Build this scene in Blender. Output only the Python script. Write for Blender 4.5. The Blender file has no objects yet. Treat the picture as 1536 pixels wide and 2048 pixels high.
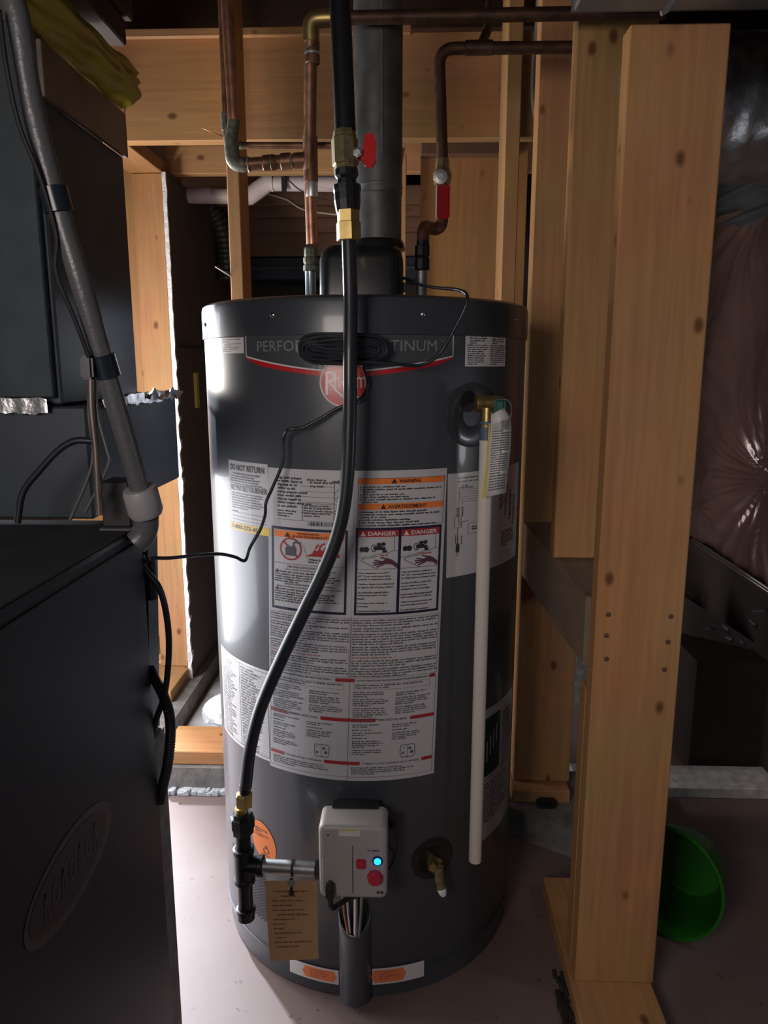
import bpy, bmesh, math, random
from mathutils import Vector, Matrix

# ------------------------------------------------------------------ camera
F = 1480.0; CX = 768; CY = 1024; VPX = 818; HY = 733; CZ = 1.129
PIT = math.atan((CY - HY) / F); YAW = math.atan((VPX - CX) / math.hypot(F, CY - HY))
sc = bpy.context.scene
C = sc.collection
cd = bpy.data.cameras.new('camera'); cam = bpy.data.objects.new('camera', cd); C.objects.link(cam)
cd.sensor_fit = 'VERTICAL'; cd.sensor_height = 24; cd.lens = 24 * F / 2048; cd.clip_start = 0.02
cam.location = (0, 0, CZ); cam.rotation_euler = (math.pi / 2 - PIT, 0, YAW)
sc.camera = cam
# ------------------------------------------------------------------ world, light, exposure
w = bpy.data.worlds.new('world'); sc.world = w; w.use_nodes = True
w.node_tree.nodes['Background'].inputs[0].default_value = (0.62, 0.66, 0.80, 1)
w.node_tree.nodes['Background'].inputs[1].default_value = 0.07
sc.view_settings.view_transform = 'Standard'; sc.view_settings.look = 'None'
sc.view_settings.gamma = 1.0; sc.view_settings.use_curve_mapping = False
sc.view_settings.exposure = 0.0


def lamp(name, kind, loc, energy, color, size=0.1, aim=None, size_y=None):
    l = bpy.data.lights.new(name, kind); o = bpy.data.objects.new(name, l); C.objects.link(o)
    l.energy = energy; l.color = color; o.location = loc
    if kind == 'AREA':
        l.size = size
        if size_y: l.shape = 'RECTANGLE'; l.size_y = size_y
    else:
        l.shadow_soft_size = size
    if aim is not None:
        o.rotation_euler = (Vector(aim) - Vector(loc)).to_track_quat('-Z', 'Y').to_euler()
    return o


nl = lamp('next_room_lamp', 'SPOT', (-1.38, 2.72, 1.35), 620, (0.84, 0.90, 1.0), 0.06, aim=(-0.15, 1.5, 0.42))
nl.data.spot_size = math.radians(78); nl.data.spot_blend = 0.3
lamp('side_opening_light', 'AREA', (-1.25, 1.62, 0.74), 33, (0.95, 0.96, 1.0), 1.1, aim=(-0.1, 1.25, 0.62), size_y=1.25)
lamp('side_lamp', 'POINT', (-1.06, 1.78, 1.10), 14, (1.0, 0.88, 0.74), 0.06)
lamp('fill_light', 'AREA', (-0.58, -0.45, 1.28), 9.5, (1.0, 0.88, 0.80), 0.5, aim=(0.1, 1.5, 0.75))  # added warm fill from behind the camera, not a lamp of the room
lamp('far_bay_lamp', 'POINT', (0.93, 0.95, 0.85), 1.5, (0.93, 0.94, 1.0), 0.05)


# ------------------------------------------------------------------ pixel helpers (pixel of the frame -> point on a real plane)
def ray(px, py):
    u = (px - CX) / F; v = (CY - py) / F
    f = math.cos(PIT) + v * math.sin(PIT); z = v * math.cos(PIT) - math.sin(PIT)
    return Vector((u * math.cos(YAW) - f * math.sin(YAW), u * math.sin(YAW) + f * math.cos(YAW), z))


def P(px, py, X=None, Y=None, Z=None):
    d = ray(px, py)
    t = X / d[0] if X is not None else Y / d[1] if Y is not None else (Z - CZ) / d[2]
    return Vector((0, 0, CZ)) + d * t


def PP(pts, **k): return [P(x, y, **k) for x, y in pts]


TX, TY, R = -0.0824, 1.447, 0.300       # water heater axis and radius
rnd = random.Random(7)


# ------------------------------------------------------------------ materials
def nodes(name):
    m = bpy.data.materials.new(name); m.use_nodes = True
    nt = m.node_tree; b = nt.nodes['Principled BSDF']
    return m, nt, b


def mat(name, col, rough=0.5, metal=0.0, coat=0.0, emit=None, strength=0, noise=0.0, nscale=30, bump=0.0, bscale=80, alpha=None, spec=None):
    m, nt, b = nodes(name)
    b.inputs['Base Color'].default_value = (*col, 1); b.inputs['Roughness'].default_value = rough
    b.inputs['Metallic'].default_value = metal; b.inputs['Coat Weight'].default_value = coat
    b.inputs['Coat Roughness'].default_value = 0.08
    if spec is not None: b.inputs['Specular IOR Level'].default_value = spec
    if emit:
        b.inputs['Emission Color'].default_value = (*emit, 1); b.inputs['Emission Strength'].default_value = strength
    L = nt.links
    if noise or bump:
        tc = nt.nodes.new('ShaderNodeTexCoord')
    if noise:
        n = nt.nodes.new('ShaderNodeTexNoise'); n.inputs['Scale'].default_value = nscale; n.inputs['Detail'].default_value = 6
        r = nt.nodes.new('ShaderNodeMapRange'); r.inputs['From Min'].default_value = 0.3; r.inputs['From Max'].default_value = 0.7
        r.inputs['To Min'].default_value = 1 - noise; r.inputs['To Max'].default_value = 1 + noise
        mx = nt.nodes.new('ShaderNodeVectorMath'); mx.operation = 'SCALE'; mx.inputs[0].default_value = col
        L.new(tc.outputs['Object'], n.inputs['Vector']); L.new(n.outputs['Fac'], r.inputs['Value'])
        L.new(r.outputs['Result'], mx.inputs['Scale']); L.new(mx.outputs['Vector'], b.inputs['Base Color'])
    if bump:
        n2 = nt.nodes.new('ShaderNodeTexNoise'); n2.inputs['Scale'].default_value = bscale; n2.inputs['Detail'].default_value = 4
        bp = nt.nodes.new('ShaderNodeBump'); bp.inputs['Strength'].default_value = bump; bp.inputs['Distance'].default_value = 0.003
        L.new(tc.outputs['Object'], n2.inputs['Vector']); L.new(n2.outputs['Fac'], bp.inputs['Height']); L.new(bp.outputs['Normal'], b.inputs['Normal'])
    return m


def wood(name, base, dark, axis, knot=1.0):
    """softwood: long grain along one axis, scattered knots"""
    m, nt, b = nodes(name); N = nt.nodes; L = nt.links
    b.inputs['Roughness'].default_value = 0.62; b.inputs['Specular IOR Level'].default_value = 0.3
    tc = N.new('ShaderNodeTexCoord'); oi = N.new('ShaderNodeObjectInfo')
    off = N.new('ShaderNodeVectorMath'); off.operation = 'SCALE'; off.inputs[0].default_value = (37, 19, 53)
    L.new(oi.outputs['Random'], off.inputs['Scale'])
    add = N.new('ShaderNodeVectorMath'); add.operation = 'ADD'
    L.new(tc.outputs['Object'], add.inputs[0]); L.new(off.outputs['Vector'], add.inputs[1])
    sg = [1, 1, 1]; sg['xyz'.index(axis)] = 0.045
    g = N.new('ShaderNodeVectorMath'); g.operation = 'MULTIPLY'; g.inputs[1].default_value = [v * 90 for v in sg]
    L.new(add.outputs['Vector'], g.inputs[0])
    n1 = N.new('ShaderNodeTexNoise'); n1.inputs['Scale'].default_value = 1; n1.inputs['Detail'].default_value = 5; n1.inputs['Distortion'].default_value = 0.6
    L.new(g.outputs['Vector'], n1.inputs['Vector'])
    n0 = N.new('ShaderNodeTexNoise'); n0.inputs['Scale'].default_value = 5; n0.inputs['Detail'].default_value = 3
    L.new(add.outputs['Vector'], n0.inputs['Vector'])
    # knots
    sk = [1, 1, 1]; sk['xyz'.index(axis)] = 0.62
    kv = N.new('ShaderNodeVectorMath'); kv.operation = 'MULTIPLY'; kv.inputs[1].default_value = [v * 15 for v in sk]
    L.new(add.outputs['Vector'], kv.inputs[0])
    vo = N.new('ShaderNodeTexVoronoi'); vo.inputs['Scale'].default_value = 1
    L.new(kv.outputs['Vector'], vo.inputs['Vector'])
    kr = N.new('ShaderNodeMapRange'); kr.inputs['From Min'].default_value = 0.07; kr.inputs['From Max'].default_value = 0.15
    kr.inputs['To Min'].default_value = knot * 0.9; kr.inputs['To Max'].default_value = 0.0
    L.new(vo.outputs['Distance'], kr.inputs['Value'])
    gr = N.new('ShaderNodeValToRGB'); e = gr.color_ramp.elements
    e[0].position = 0.25; e[0].color = (*[c * 0.82 for c in base], 1); e[1].position = 0.75; e[1].color = (*[min(1, c * 1.12) for c in base], 1)
    L.new(n1.outputs['Fac'], gr.inputs['Fac'])
    mx0 = N.new('ShaderNodeMix'); mx0.data_type = 'RGBA'; mx0.blend_type = 'MULTIPLY'; mx0.inputs[0].default_value = 0.35
    L.new(gr.outputs['Color'], mx0.inputs[6]); L.new(n0.outputs['Color'], mx0.inputs[7])
    mx = N.new('ShaderNodeMix'); mx.data_type = 'RGBA'; mx.inputs[7].default_value = (*dark, 1)
    L.new(kr.outputs['Result'], mx.inputs[0]); L.new(mx0.outputs[2], mx.inputs[6]); L.new(mx.outputs[2], b.inputs['Base Color'])
    bp = N.new('ShaderNodeBump'); bp.inputs['Strength'].default_value = 0.25; bp.inputs['Distance'].default_value = 0.001
    L.new(n1.outputs['Fac'], bp.inputs['Height']); L.new(bp.outputs['Normal'], b.inputs['Normal'])
    return m


WB = (0.56, 0.295, 0.130); WD = (0.13, 0.05, 0.02)
M = dict(
    wx=wood('softwood_x', WB, WD, 'x'), wy=wood('softwood_y', WB, WD, 'y'), wz=wood('softwood_z', WB, WD, 'z'),
    wgrey=wood('weathered_wood', (0.33, 0.25, 0.19), WD, 'y', 0.5),
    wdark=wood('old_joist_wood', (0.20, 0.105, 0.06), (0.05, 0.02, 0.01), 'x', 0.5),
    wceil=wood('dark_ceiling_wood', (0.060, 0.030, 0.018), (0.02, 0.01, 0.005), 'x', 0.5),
    osb=wood('sheathing_wood', (0.50, 0.25, 0.09), WD, 'z', 0.5),
    shell=mat('heater_enamel', (0.062, 0.068, 0.082), 0.34, 0.10, 0.22, bump=0.02, bscale=4),
    shell2=mat('heater_cap_enamel', (0.050, 0.057, 0.070), 0.32, 0.25, 0.25),
    seam=mat('seam_dark', (0.02, 0.02, 0.022), 0.5),
    blackpl=mat('black_plastic', (0.012, 0.013, 0.016), 0.32, 0, 0.2),
    blackmatte=mat('black_matte', (0.010, 0.010, 0.012), 0.6),
    rubber=mat('black_rubber', (0.014, 0.018, 0.026), 0.38, 0, 0.15),
    iron=mat('black_iron', (0.022, 0.022, 0.026), 0.36, 0.5, bump=0.08, bscale=120),
    galv=mat('galvanised', (0.34, 0.35, 0.36), 0.48, 0.85, noise=0.25, nscale=40),
    galvd=mat('galvanised_duct', (0.125, 0.13, 0.13), 0.55, 0.6, noise=0.3, nscale=25),
    nickel=mat('nickel_nipple', (0.55, 0.66, 0.72), 0.25, 0.9),
    brass=mat('brass', (0.45, 0.33, 0.13), 0.38, 0.9, noise=0.2, nscale=60),
    brassd=mat('dull_brass', (0.32, 0.26, 0.14), 0.42, 0.8, noise=0.35, nscale=90),
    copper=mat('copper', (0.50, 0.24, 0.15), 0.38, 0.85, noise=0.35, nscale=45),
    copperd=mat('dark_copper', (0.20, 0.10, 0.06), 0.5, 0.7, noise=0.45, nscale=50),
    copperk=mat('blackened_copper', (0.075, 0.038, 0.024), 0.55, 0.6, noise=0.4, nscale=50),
    verdi=mat('tarnished_joint', (0.13, 0.135, 0.10), 0.6, 0.4, noise=0.5, nscale=120),
    solder=mat('solder', (0.62, 0.62, 0.60), 0.4, 0.8),
    red=mat('red_handle', (0.46, 0.010, 0.014), 0.6, spec=0.2),
    redp=mat('red_plastic', (0.50, 0.02, 0.045), 0.35),
    redink=mat('red_ink', (0.36, 0.025, 0.03), 0.4, coat=0.3),
    logored=mat('logo_red', (0.50, 0.012, 0.02), 0.35, coat=0.3),
    orange=mat('orange_ink', (0.80, 0.20, 0.035), 0.45, coat=0.2),
    orangef=mat('faded_orange_ink', (0.78, 0.22, 0.08), 0.5),
    navy=mat('navy_ink', (0.012, 0.015, 0.05), 0.4, coat=0.2),
    ink=mat('black_ink', (0.015, 0.014, 0.02), 0.5, coat=0.2),
    inkg=mat('grey_ink', (0.085, 0.08, 0.10), 0.5, coat=0.2),
    inkr=mat('pale_red_ink', (0.35, 0.13, 0.12), 0.5),
    inkt=mat('brown_ink', (0.13, 0.065, 0.04), 0.6),
    skin=mat('hand_ink', (0.10, 0.03, 0.06), 0.5),
    paper=mat('label_paper', (0.50, 0.49, 0.52), 0.42, coat=0.12),
    paperw=mat('white_sticker', (0.66, 0.65, 0.66), 0.4, coat=0.2),
    silverink=mat('silver_print', (0.62, 0.62, 0.64), 0.5, 0.0),
    letter=mat('banner_letters', (0.26, 0.27, 0.29), 0.4, 0.3),
    panel=mat('banner_grey', (0.070, 0.078, 0.088), 0.3, 0.2, 0.5),
    greenl=mat('label_green', (0.015, 0.04, 0.03), 0.45, coat=0.2),
    yellow=mat('yellow_ink', (0.75, 0.50, 0.06), 0.45),
    yeltag=mat('yellow_tag', (0.62, 0.50, 0.12), 0.5),
    valveg=mat('grey_valve_plastic', (0.40, 0.38, 0.37), 0.42, 0, 0.1),
    led=mat('blue_led', (0.02, 0.1, 0.9), 0.3, emit=(0.005, 0.14, 1.0), strength=7),
    card=mat('tan_card', (0.50, 0.30, 0.15), 0.8, noise=0.12, nscale=12),
    cpvc=mat('cream_pipe', (0.62, 0.57, 0.51), 0.4),
    pvc=mat('white_pipe', (0.62, 0.52, 0.50), 0.45),
    blueband=mat('blue_grey_band', (0.07, 0.11, 0.19), 0.5),
    chrome=mat('chrome', (0.7, 0.7, 0.72), 0.15, 1.0),
    zip=mat('dark_green_tag', (0.02, 0.12, 0.09), 0.4),
    furn=mat('furnace_enamel', (0.026, 0.029, 0.044), 0.5, 0.1, bump=0.06, bscale=300),
    furntop=mat('furnace_top_metal', (0.030, 0.030, 0.034), 0.6, 0.1, noise=0.3, nscale=9),
    plen=mat('plenum_metal', (0.036, 0.050, 0.060), 0.6, 0.4, noise=0.18, nscale=22),
    plenside=mat('plenum_side_metal', (0.045, 0.056, 0.072), 0.5, 0.4, noise=0.1, nscale=10),
    flash=mat('brown_flashing', (0.17, 0.135, 0.12), 0.4, 0.5, noise=0.3, nscale=14),
    foil=mat('foil_tape', (0.50, 0.50, 0.52), 0.3, 0.9, bump=0.6, bscale=60),
    yelplastic=mat('yellow_plastic', (0.30, 0.25, 0.015), 0.33, 0, 0.2),
    greyhose=mat('grey_pipe', (0.105, 0.105, 0.115), 0.36, 0.1, bump=0.25, bscale=140),
    greypvc=mat('pale_grey_fitting', (0.30, 0.29, 0.31), 0.45),
    tape=mat('black_tape', (0.012, 0.018, 0.028), 0.25),
    flex=mat('flex_conduit', (0.06, 0.062, 0.07), 0.3, 0.6),
    emblem=mat('emblem_rim', (0.10, 0.075, 0.072), 0.5), emblem2=mat('emblem_face', (0.055, 0.036, 0.045), 0.5),
    drywall=mat('drywall_face', (0.115, 0.095, 0.085), 0.9, noise=0.08, nscale=6),
    gyp=mat('gypsum_edge', (0.72, 0.72, 0.74), 0.95, noise=0.25, nscale=160, bump=0.8, bscale=150),
    conc=mat('concrete', (0.20, 0.19, 0.18), 0.9, noise=0.3, nscale=30, bump=0.5, bscale=90),
    concw=mat('white_concrete', (0.55, 0.53, 0.52), 0.9, noise=0.25, nscale=40, bump=0.4, bscale=90),
    concp=mat('pale_concrete', (0.55, 0.58, 0.63), 0.9, noise=0.25, nscale=14),
    wbag=mat('white_bag', (0.75, 0.78, 0.80), 0.4),
    silver=mat('silver_duct', (0.52, 0.55, 0.58), 0.34, 0.95, noise=0.4, nscale=18, bump=1.0, bscale=28),
    overduct=mat('overhead_duct', (0.20, 0.21, 0.21), 0.45, 0.7, noise=0.2, nscale=8),
    greyfoil=mat('grey_foil_sheet', (0.10, 0.105, 0.105), 0.45, 0.4),
    vapor=mat('brown_vapour_barrier', (0.19, 0.105, 0.088), 0.26, 0.35, 0.8),
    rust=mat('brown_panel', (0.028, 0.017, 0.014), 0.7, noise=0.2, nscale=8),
    rail=mat('bright_rail', (0.40, 0.36, 0.35), 0.35, 0.8),
    tub=mat('green_plastic', (0.014, 0.13, 0.010), 0.38, 0, 0.1),
    whitecable=mat('white_cable', (0.60, 0.56, 0.50), 0.5),
    dirt=mat('dark_debris', (0.025, 0.02, 0.02), 0.9),
    ductdark=mat('dark_duct', (0.016, 0.019, 0.026), 0.45, 0.4),
    twist=mat('silver_strap', (0.40, 0.42, 0.44), 0.35, 0.8),
)


def floor_mat():
    m, nt, b = nodes('painted_floor'); N = nt.nodes; L = nt.links
    b.inputs['Roughness'].default_value = 0.55
    tc = N.new('ShaderNodeTexCoord')
    n = N.new('ShaderNodeTexNoise'); n.inputs['Scale'].default_value = 3.5; n.inputs['Detail'].default_value = 7
    L.new(tc.outputs['Object'], n.inputs['Vector'])
    cr = N.new('ShaderNodeValToRGB'); e = cr.color_ramp.elements
    e[0].position = 0.3; e[0].color = (0.150, 0.102, 0.094, 1); e[1].position = 0.7; e[1].color = (0.205, 0.152, 0.142, 1)
    L.new(n.outputs['Fac'], cr.inputs['Fac'])
    v = N.new('ShaderNodeTexVoronoi'); v.inputs['Scale'].default_value = 34
    wv = N.new('ShaderNodeTexNoise'); wv.inputs['Scale'].default_value = 40
    ad = N.new('ShaderNodeVectorMath'); ad.operation = 'MULTIPLY_ADD'; ad.inputs[1].default_value = (0.03, 0.03, 0.0)
    L.new(tc.outputs['Object'], wv.inputs['Vector']); L.new(wv.outputs['Color'], ad.inputs[0]); L.new(tc.outputs['Object'], ad.inputs[2])
    L.new(ad.outputs['Vector'], v.inputs['Vector'])
    mr = N.new('ShaderNodeMapRange'); mr.inputs['From Min'].default_value = 0.05; mr.inputs['From Max'].default_value = 0.13
    mr.inputs['To Min'].default_value = 0.85; mr.inputs['To Max'].default_value = 0
    L.new(v.outputs['Distance'], mr.inputs['Value'])
    mx = N.new('ShaderNodeMix'); mx.data_type = 'RGBA'; mx.inputs[7].default_value = (0.06, 0.045, 0.04, 1)
    L.new(mr.outputs['Result'], mx.inputs[0]); L.new(cr.outputs['Color'], mx.inputs[6]); L.new(mx.outputs[2], b.inputs['Base Color'])
    bp = N.new('ShaderNodeBump'); bp.inputs['Strength'].default_value = 0.3; bp.inputs['Distance'].default_value = 0.004
    L.new(n.outputs['Fac'], bp.inputs['Height']); L.new(bp.outputs['Normal'], b.inputs['Normal'])
    return m


M['floor'] = floor_mat()

# ------------------------------------------------------------------ mesh builder
WL = {}   # world location of each object


class MB:
    def __init__(s): s.v = []; s.f = []; s.sm = []

    def poly(s, vs, faces, smooth=False):
        o = len(s.v); s.v += [tuple(x) for x in vs]
        for f in faces: s.f.append([o + i for i in f]); s.sm.append(smooth)
        return s

    def box(s, a, b, skew=None):
        x0, y0, z0 = a; x1, y1, z1 = b
        vs = [(x0, y0, z0), (x1, y0, z0), (x1, y1, z0), (x0, y1, z0), (x0, y0, z1), (x1, y0, z1), (x1, y1, z1), (x0, y1, z1)]
        return s.poly(vs, [(0, 3, 2, 1), (4, 5, 6, 7), (0, 1, 5, 4), (1, 2, 6, 5), (2, 3, 7, 6), (3, 0, 4, 7)])

    def cbox(s, a, b, c=0.003):
        """box with chamfered edges (cheap bevel)"""
        bm = bmesh.new(); bmesh.ops.create_cube(bm, size=1)
        for v in bm.verts:
            v.co = Vector([(a[i] + b[i]) / 2 + v.co[i] * (b[i] - a[i]) for i in range(3)])
        bmesh.ops.bevel(bm, geom=bm.edges[:], offset=c, segments=1, affect='EDGES')
        return s.bm(bm, False)

    def rbox(s, a, b, c=0.01, seg=3, mtx=None):
        bm = bmesh.new(); bmesh.ops.create_cube(bm, size=1)
        for v in bm.verts:
            v.co = Vector([(a[i] + b[i]) / 2 + v.co[i] * (b[i] - a[i]) for i in range(3)])
        bmesh.ops.bevel(bm, geom=bm.edges[:], offset=c, segments=seg, affect='EDGES')
        if mtx is not None: bm.transform(mtx)
        return s.bm(bm, True)

    def bm(s, bm, smooth):
        bm.verts.index_update()
        s.poly([v.co for v in bm.verts], [[v.index for v in f.verts] for f in bm.faces], smooth); bm.free(); return s

    def hexa(s, p):
        """8 corner points: bottom 4 ccw then top 4"""
        return s.poly(p, [(0, 3, 2, 1), (4, 5, 6, 7), (0, 1, 5, 4), (1, 2, 6, 5), (2, 3, 7, 6), (3, 0, 4, 7)])

    def rings(s, rings, closed=True, caps=True, smooth=True):
        n = len(rings[0]); o = len(s.v)
        for r in rings: s.v += [tuple(p) for p in r]
        for i in range(len(rings) - 1):
            for j in range(n if closed else n - 1):
                k = (j + 1) % n
                s.f.append([o + i * n + j, o + i * n + k, o + (i + 1) * n + k, o + (i + 1) * n + j]); s.sm.append(smooth)
        if caps and closed:
            s.f.append([o + j for j in range(n)][::-1]); s.sm.append(False)
            s.f.append([o + (len(rings) - 1) * n + j for j in range(n)]); s.sm.append(False)
        return s

    def tube(s, pts, r, seg=14, smooth=True, jitter=None):
        pts = [Vector(p) for p in pts]; rs = r if isinstance(r, (list, tuple)) else [r] * len(pts)
        t0 = (pts[1] - pts[0]).normalized()
        up = Vector((0, 0, 1)) if abs(t0.z) < 0.9 else Vector((0, 1, 0))
        nrm = (up - t0 * up.dot(t0)).normalized(); rings = []
        for i, p in enumerate(pts):
            a = pts[max(i - 1, 0)]; b = pts[min(i + 1, len(pts) - 1)]; t = (b - a).normalized()
            nrm = (nrm - t * nrm.dot(t)).normalized(); bn = t.cross(nrm)
            rings.append([p + (nrm * math.cos(2 * math.pi * j / seg) + bn * math.sin(2 * math.pi * j / seg)) * rs[i] for j in range(seg)])
        return s.rings(rings, smooth=smooth)

    def lathe(s, p0, axis, prof, seg=24, smooth=True, rot=0.0):
        """prof: [(distance along axis, radius), ...]"""
        p0 = Vector(p0); a = Vector(axis).normalized()
        up = Vector((0, 0, 1)) if abs(a.z) < 0.9 else Vector((0, -1, 0))
        n = (up - a * up.dot(a)).normalized(); b = a.cross(n); rings = []
        for t, r in prof:
            rings.append([p0 + a * t + (n * math.cos(2 * math.pi * j / seg + rot) + b * math.sin(2 * math.pi * j / seg + rot)) * max(r, 1e-5) for j in range(seg)])
        return s.rings(rings, smooth=smooth)

    def prism(s, outline, d):
        """outline: 3d polygon; d: extrusion vector"""
        n = len(outline); d = Vector(d); vs = [Vector(p) for p in outline]; vs += [p + d for p in vs]
        return s.poly(vs, [tuple(range(n))[::-1], tuple(range(n, 2 * n))] + [(i, (i + 1) % n, (i + 1) % n + n, i + n) for i in range(n)])

    def build(s, name, m, parent=None, label=None, kind=None, sharp=True):
        if not s.v: return None
        xs = list(zip(*s.v)); c = Vector(((min(xs[0]) + max(xs[0])) / 2, (min(xs[1]) + max(xs[1])) / 2, min(xs[2])))
        me = bpy.data.meshes.new(name)
        me.from_pydata([(x - c.x, y - c.y, z - c.z) for x, y, z in s.v], [], s.f)
        me.polygons.foreach_set('use_smooth', s.sm)
        b = bmesh.new(); b.from_mesh(me)
        if not getattr(s, 'flat', False): bmesh.ops.recalc_face_normals(b, faces=b.faces[:])
        if sharp:
            for e in b.edges:
                if len(e.link_faces) == 2 and e.calc_face_angle(0) > math.radians(38): e.smooth = False
        b.to_mesh(me); b.free()
        me.materials.append(M[m]); o = bpy.data.objects.new(name, me); C.objects.link(o)
        WL[o.name] = c
        if parent: o.parent = parent; o.location = c - WL[parent.name]
        else: o.location = c
        if label: o['label'] = label
        if kind: o['kind'] = kind
        return o


def empty(name, loc, label=None, cat=None, group=None, kind=None):
    o = bpy.data.objects.new(name, None); C.objects.link(o); o.location = loc; WL[o.name] = Vector(loc); o.empty_display_size = 0.05
    if label: o['label'] = label
    if cat: o['category'] = cat
    if group: o['group'] = group
    if kind: o['kind'] = kind
    return o


def tag(o, label, cat, group=None):
    o['label'] = label; o['category'] = cat
    if group: o['group'] = group
    return o


def smooth_path(pts, n=8):
    pts = [Vector(p) for p in pts]; out = []
    q = [pts[0] * 2 - pts[1]] + pts + [pts[-1] * 2 - pts[-2]]
    for i in range(1, len(q) - 2):
        a, b, c, d = q[i - 1:i + 3]
        for k in range(n):
            t = k / n
            out.append(0.5 * ((2 * b) + (c - a) * t + (2 * a - 5 * b + 4 * c - d) * t * t + (3 * b - a - 3 * c + d) * t ** 3))
    return out + [pts[-1]]


def elbow(a, corner, b, r, n=8):
    """polyline a -> corner -> b with a rounded corner of radius r"""
    a, c, b = Vector(a), Vector(corner), Vector(b); d1 = (a - c).normalized(); d2 = (b - c).normalized()
    p, q = c + d1 * r, c + d2 * r
    return [a] + [(1 - t) ** 2 * p + 2 * t * (1 - t) * c + t * t * q for t in [i / n for i in range(n + 1)]] + [b]


# ------------------------------------------------------------------ flat print on a surface
class Surf:
    """maps (u, v) metres + height above the surface to a 3d point"""
    def __init__(s, fn, step=None): s.fn = fn; s.step = step


def tank_surf(shear=0.0, zref=0.0):
    # u is given in DEGREES round the tank, v is the height in metres
    def fn(u, v, h):
        t = math.radians(u + shear * (v - zref))
        return (TX + (R + h) * math.sin(t), TY - (R + h) * math.cos(t), v)
    return Surf(fn, 2.0)


DEG = math.pi * R / 180  # metres per degree on the tank
TS = tank_surf()
MS = tank_surf(6.0, 0.968)      # the big label is stuck on slightly askew


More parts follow.
